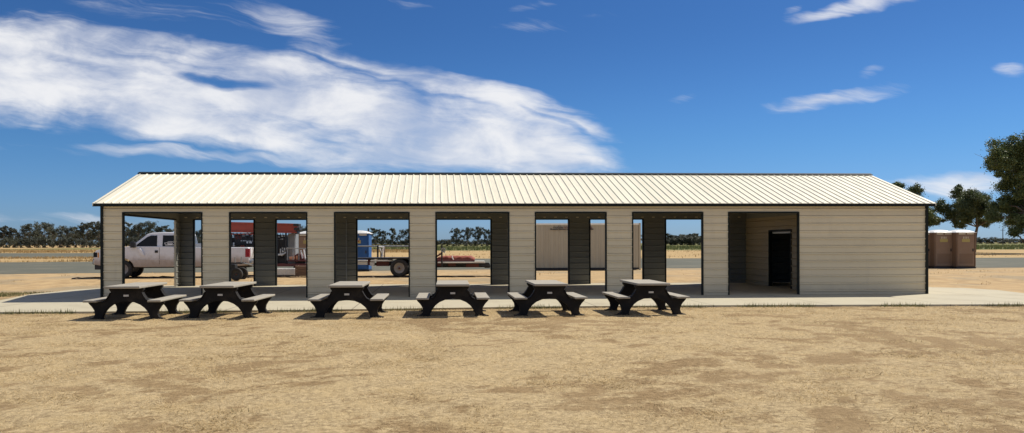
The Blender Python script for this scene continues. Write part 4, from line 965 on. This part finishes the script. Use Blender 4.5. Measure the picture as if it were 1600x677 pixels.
xs_ = np.arange(1012, 1180, 9.0); row(xs_, 371 + r.normal(0, 1.0, len(xs_)), 500, 515, 'low bush in front of the wood seen through the sixth bay', 'bushes before the low wood', bush, 1.4, 'bush')
xs_ = np.arange(1480, 1700, 9.0); row(xs_, 372.5 + r.normal(0, 1.1, len(xs_)), 700, 760, 'tiny far tree on the horizon at the right edge', 'trees on the right horizon', bush, 1.3)

# ------------------------------------------------------------------ grass and weeds (nobody could count these)
def blades(name, x, y, z, hmin, hmax, wd, lay, mat, label, rr):
    n = len(x); az = rr.uniform(0, 2 * np.pi, n); h_ = rr.uniform(hmin, hmax, n); tilt = np.abs(rr.normal(*lay, n) if isinstance(lay, tuple) else rr.normal(0, lay, n)).clip(0, 1.52)
    px_, py_ = np.cos(az + np.pi / 2 + rr.normal(0, .6, n)), np.sin(az + np.pi / 2)
    w_ = wd * rr.uniform(.6, 1.4, n) * .5
    tip = np.stack([x + np.cos(az) * np.sin(tilt) * h_, y + np.sin(az) * np.sin(tilt) * h_, z + np.cos(tilt) * h_], 1)
    V = np.stack([np.stack([x - px_ * w_, y - py_ * w_, z], 1), np.stack([x + px_ * w_, y + py_ * w_, z], 1), tip], 1).reshape(-1, 3)
    me = bpy.data.meshes.new(name); me.vertices.add(3 * n); me.vertices.foreach_set('co', V.astype(np.float32).ravel())
    me.loops.add(3 * n); me.loops.foreach_set('vertex_index', np.arange(3 * n, dtype=np.int32)); me.polygons.add(n)
    me.polygons.foreach_set('loop_start', np.arange(0, 3 * n, 3, dtype=np.int32)); me.polygons.foreach_set('loop_total', np.full(n, 3, np.int32))
    me.update(calc_edges=True); me.materials.append(M[mat]); o = bpy.data.objects.new(name, me); COL.objects.link(o)
    return tag(o, label, 'grass', kind='stuff')
rr = np.random.default_rng(21)
N = 900000; y = 5.2 + 17.5 * rr.random(N) ** 1.25; x = rr.uniform(-1, 1, N) * (y * .78 + 2.5) + y * .03
cv = lawn_cover(x, y)
keep = (y < front_limit(x) - .02) & (rr.random(N) < .03 + .9 * cv)
blades('dry_grass', x[keep], y[keep], np.full(keep.sum(), .012), .025, .095, .012, (1.32, .2), 'straw', 'short parched straw-coloured grass covering the foreground', rr)
n = 30; wx_, wy_ = rr.uniform(-12, 14, n), rr.uniform(6, 19, n)           # a few weeds out in the lawn
wi = rr.integers(0, n, 900); xw, yw_ = wx_[wi] + rr.normal(0, .10, 900), wy_[wi] + rr.normal(0, .10, 900); k_ = yw_ < front_limit(xw) - .1
blades('lawn_weeds', xw[k_], yw_[k_], np.full(k_.sum(), .01), .02, .06, .010, 1.1, 'green_weed', 'small dull green weeds dotted about the dry lawn', rr)
# weeds along the slab's front edge
n = 9000; xw = rr.uniform(-13, 22, n); cl = vnoise(xw, xw * 0, 1.1, 5); keep = rr.random(n) < np.clip((cl - .50) * 5, 0, 1); xw = xw[keep]
yw_ = front_limit(xw) - np.abs(rr.normal(0, .09, len(xw))) - .01
blades('edge_weeds', xw, yw_, np.zeros(len(xw)), .04, .17, .016, .8, 'green_weed', 'straggly weeds growing along the front edge of the concrete', rr)
# rough grass of the yard and field margins
def scatter(name, n, X0, X1, Yn, Yf, hmin, hmax, wd, mat, label, dens=.45, sc=.12, sy=.3):
    x = rr.uniform(X0, X1, n); t = rr.random(n); a = np.interp(x, [p[0] for p in Yn], [p[1] for p in Yn]); b = np.interp(x, [p[0] for p in Yf], [p[1] for p in Yf])
    y = a + (b - a) * t; k = rr.random(n) < np.clip((vnoise(x, y * sy / sc, sc, 7) * .7 + vnoise(x, y, 1.1, 8) * .3 - dens) * 5, 0, 1)
    k &= np.abs(x) < y * .85 + 5
    x, y = x[k], y[k]; z = np.array([terrain(q) for q in y])
    blades(name, x, y, z, hmin, hmax, wd, .45, mat, label, rr)
scatter('margin_grass', 50000, -120, -12, [(-120, 64), (-40, 68), (-12, 76)], [(-120, 92), (-30, 89), (-12, 92)], .10, .32, .06, 'dry_weed', 'dry grass strip between the two gravel lanes at left', .38)
scatter('tall_dry_grass', 70000, -260, -10, [(-260, 142), (-60, 142), (-10, 130)], [(-260, 240), (-10, 180)], .2, .55, .10, 'dry_weed', 'tall dry grass before the left tree row', .36)
scatter('field_crop', 45000, -30, 330, [(-30, 178), (0, 168), (330, 152)], [(-30, 320), (330, 320)], .3, .95, .30, 'field_blade', 'green and yellow crop growing in the far field', .34, .05, .12)
scatter('road_margin_grass', 9000, -10, 70, [(-10, 80), (70, 77)], [(-10, 160), (70, 148)], .05, .25, .09, 'dry_weed', 'thin dry grass between the gravel road and the green field', .5)
scatter('yard_weeds', 9000, -22, -14.2, [(-22, 22.5), (-17.5, 23.2), (-14.2, 25.8)], [(-22, 27.5), (-14.2, 27.2)], .03, .10, .02, 'green_weed', 'gray-green weeds at the left corner of the concrete', .42, .35, .5)
scatter('yard_tufts', 7000, -20, 45, [(-20, 32), (45, 28)], [(-20, 42), (45, 44)], .02, .10, .025, 'dry_weed', 'sparse dry tufts on the dirt yard behind the shelter', .55, .4, .6)
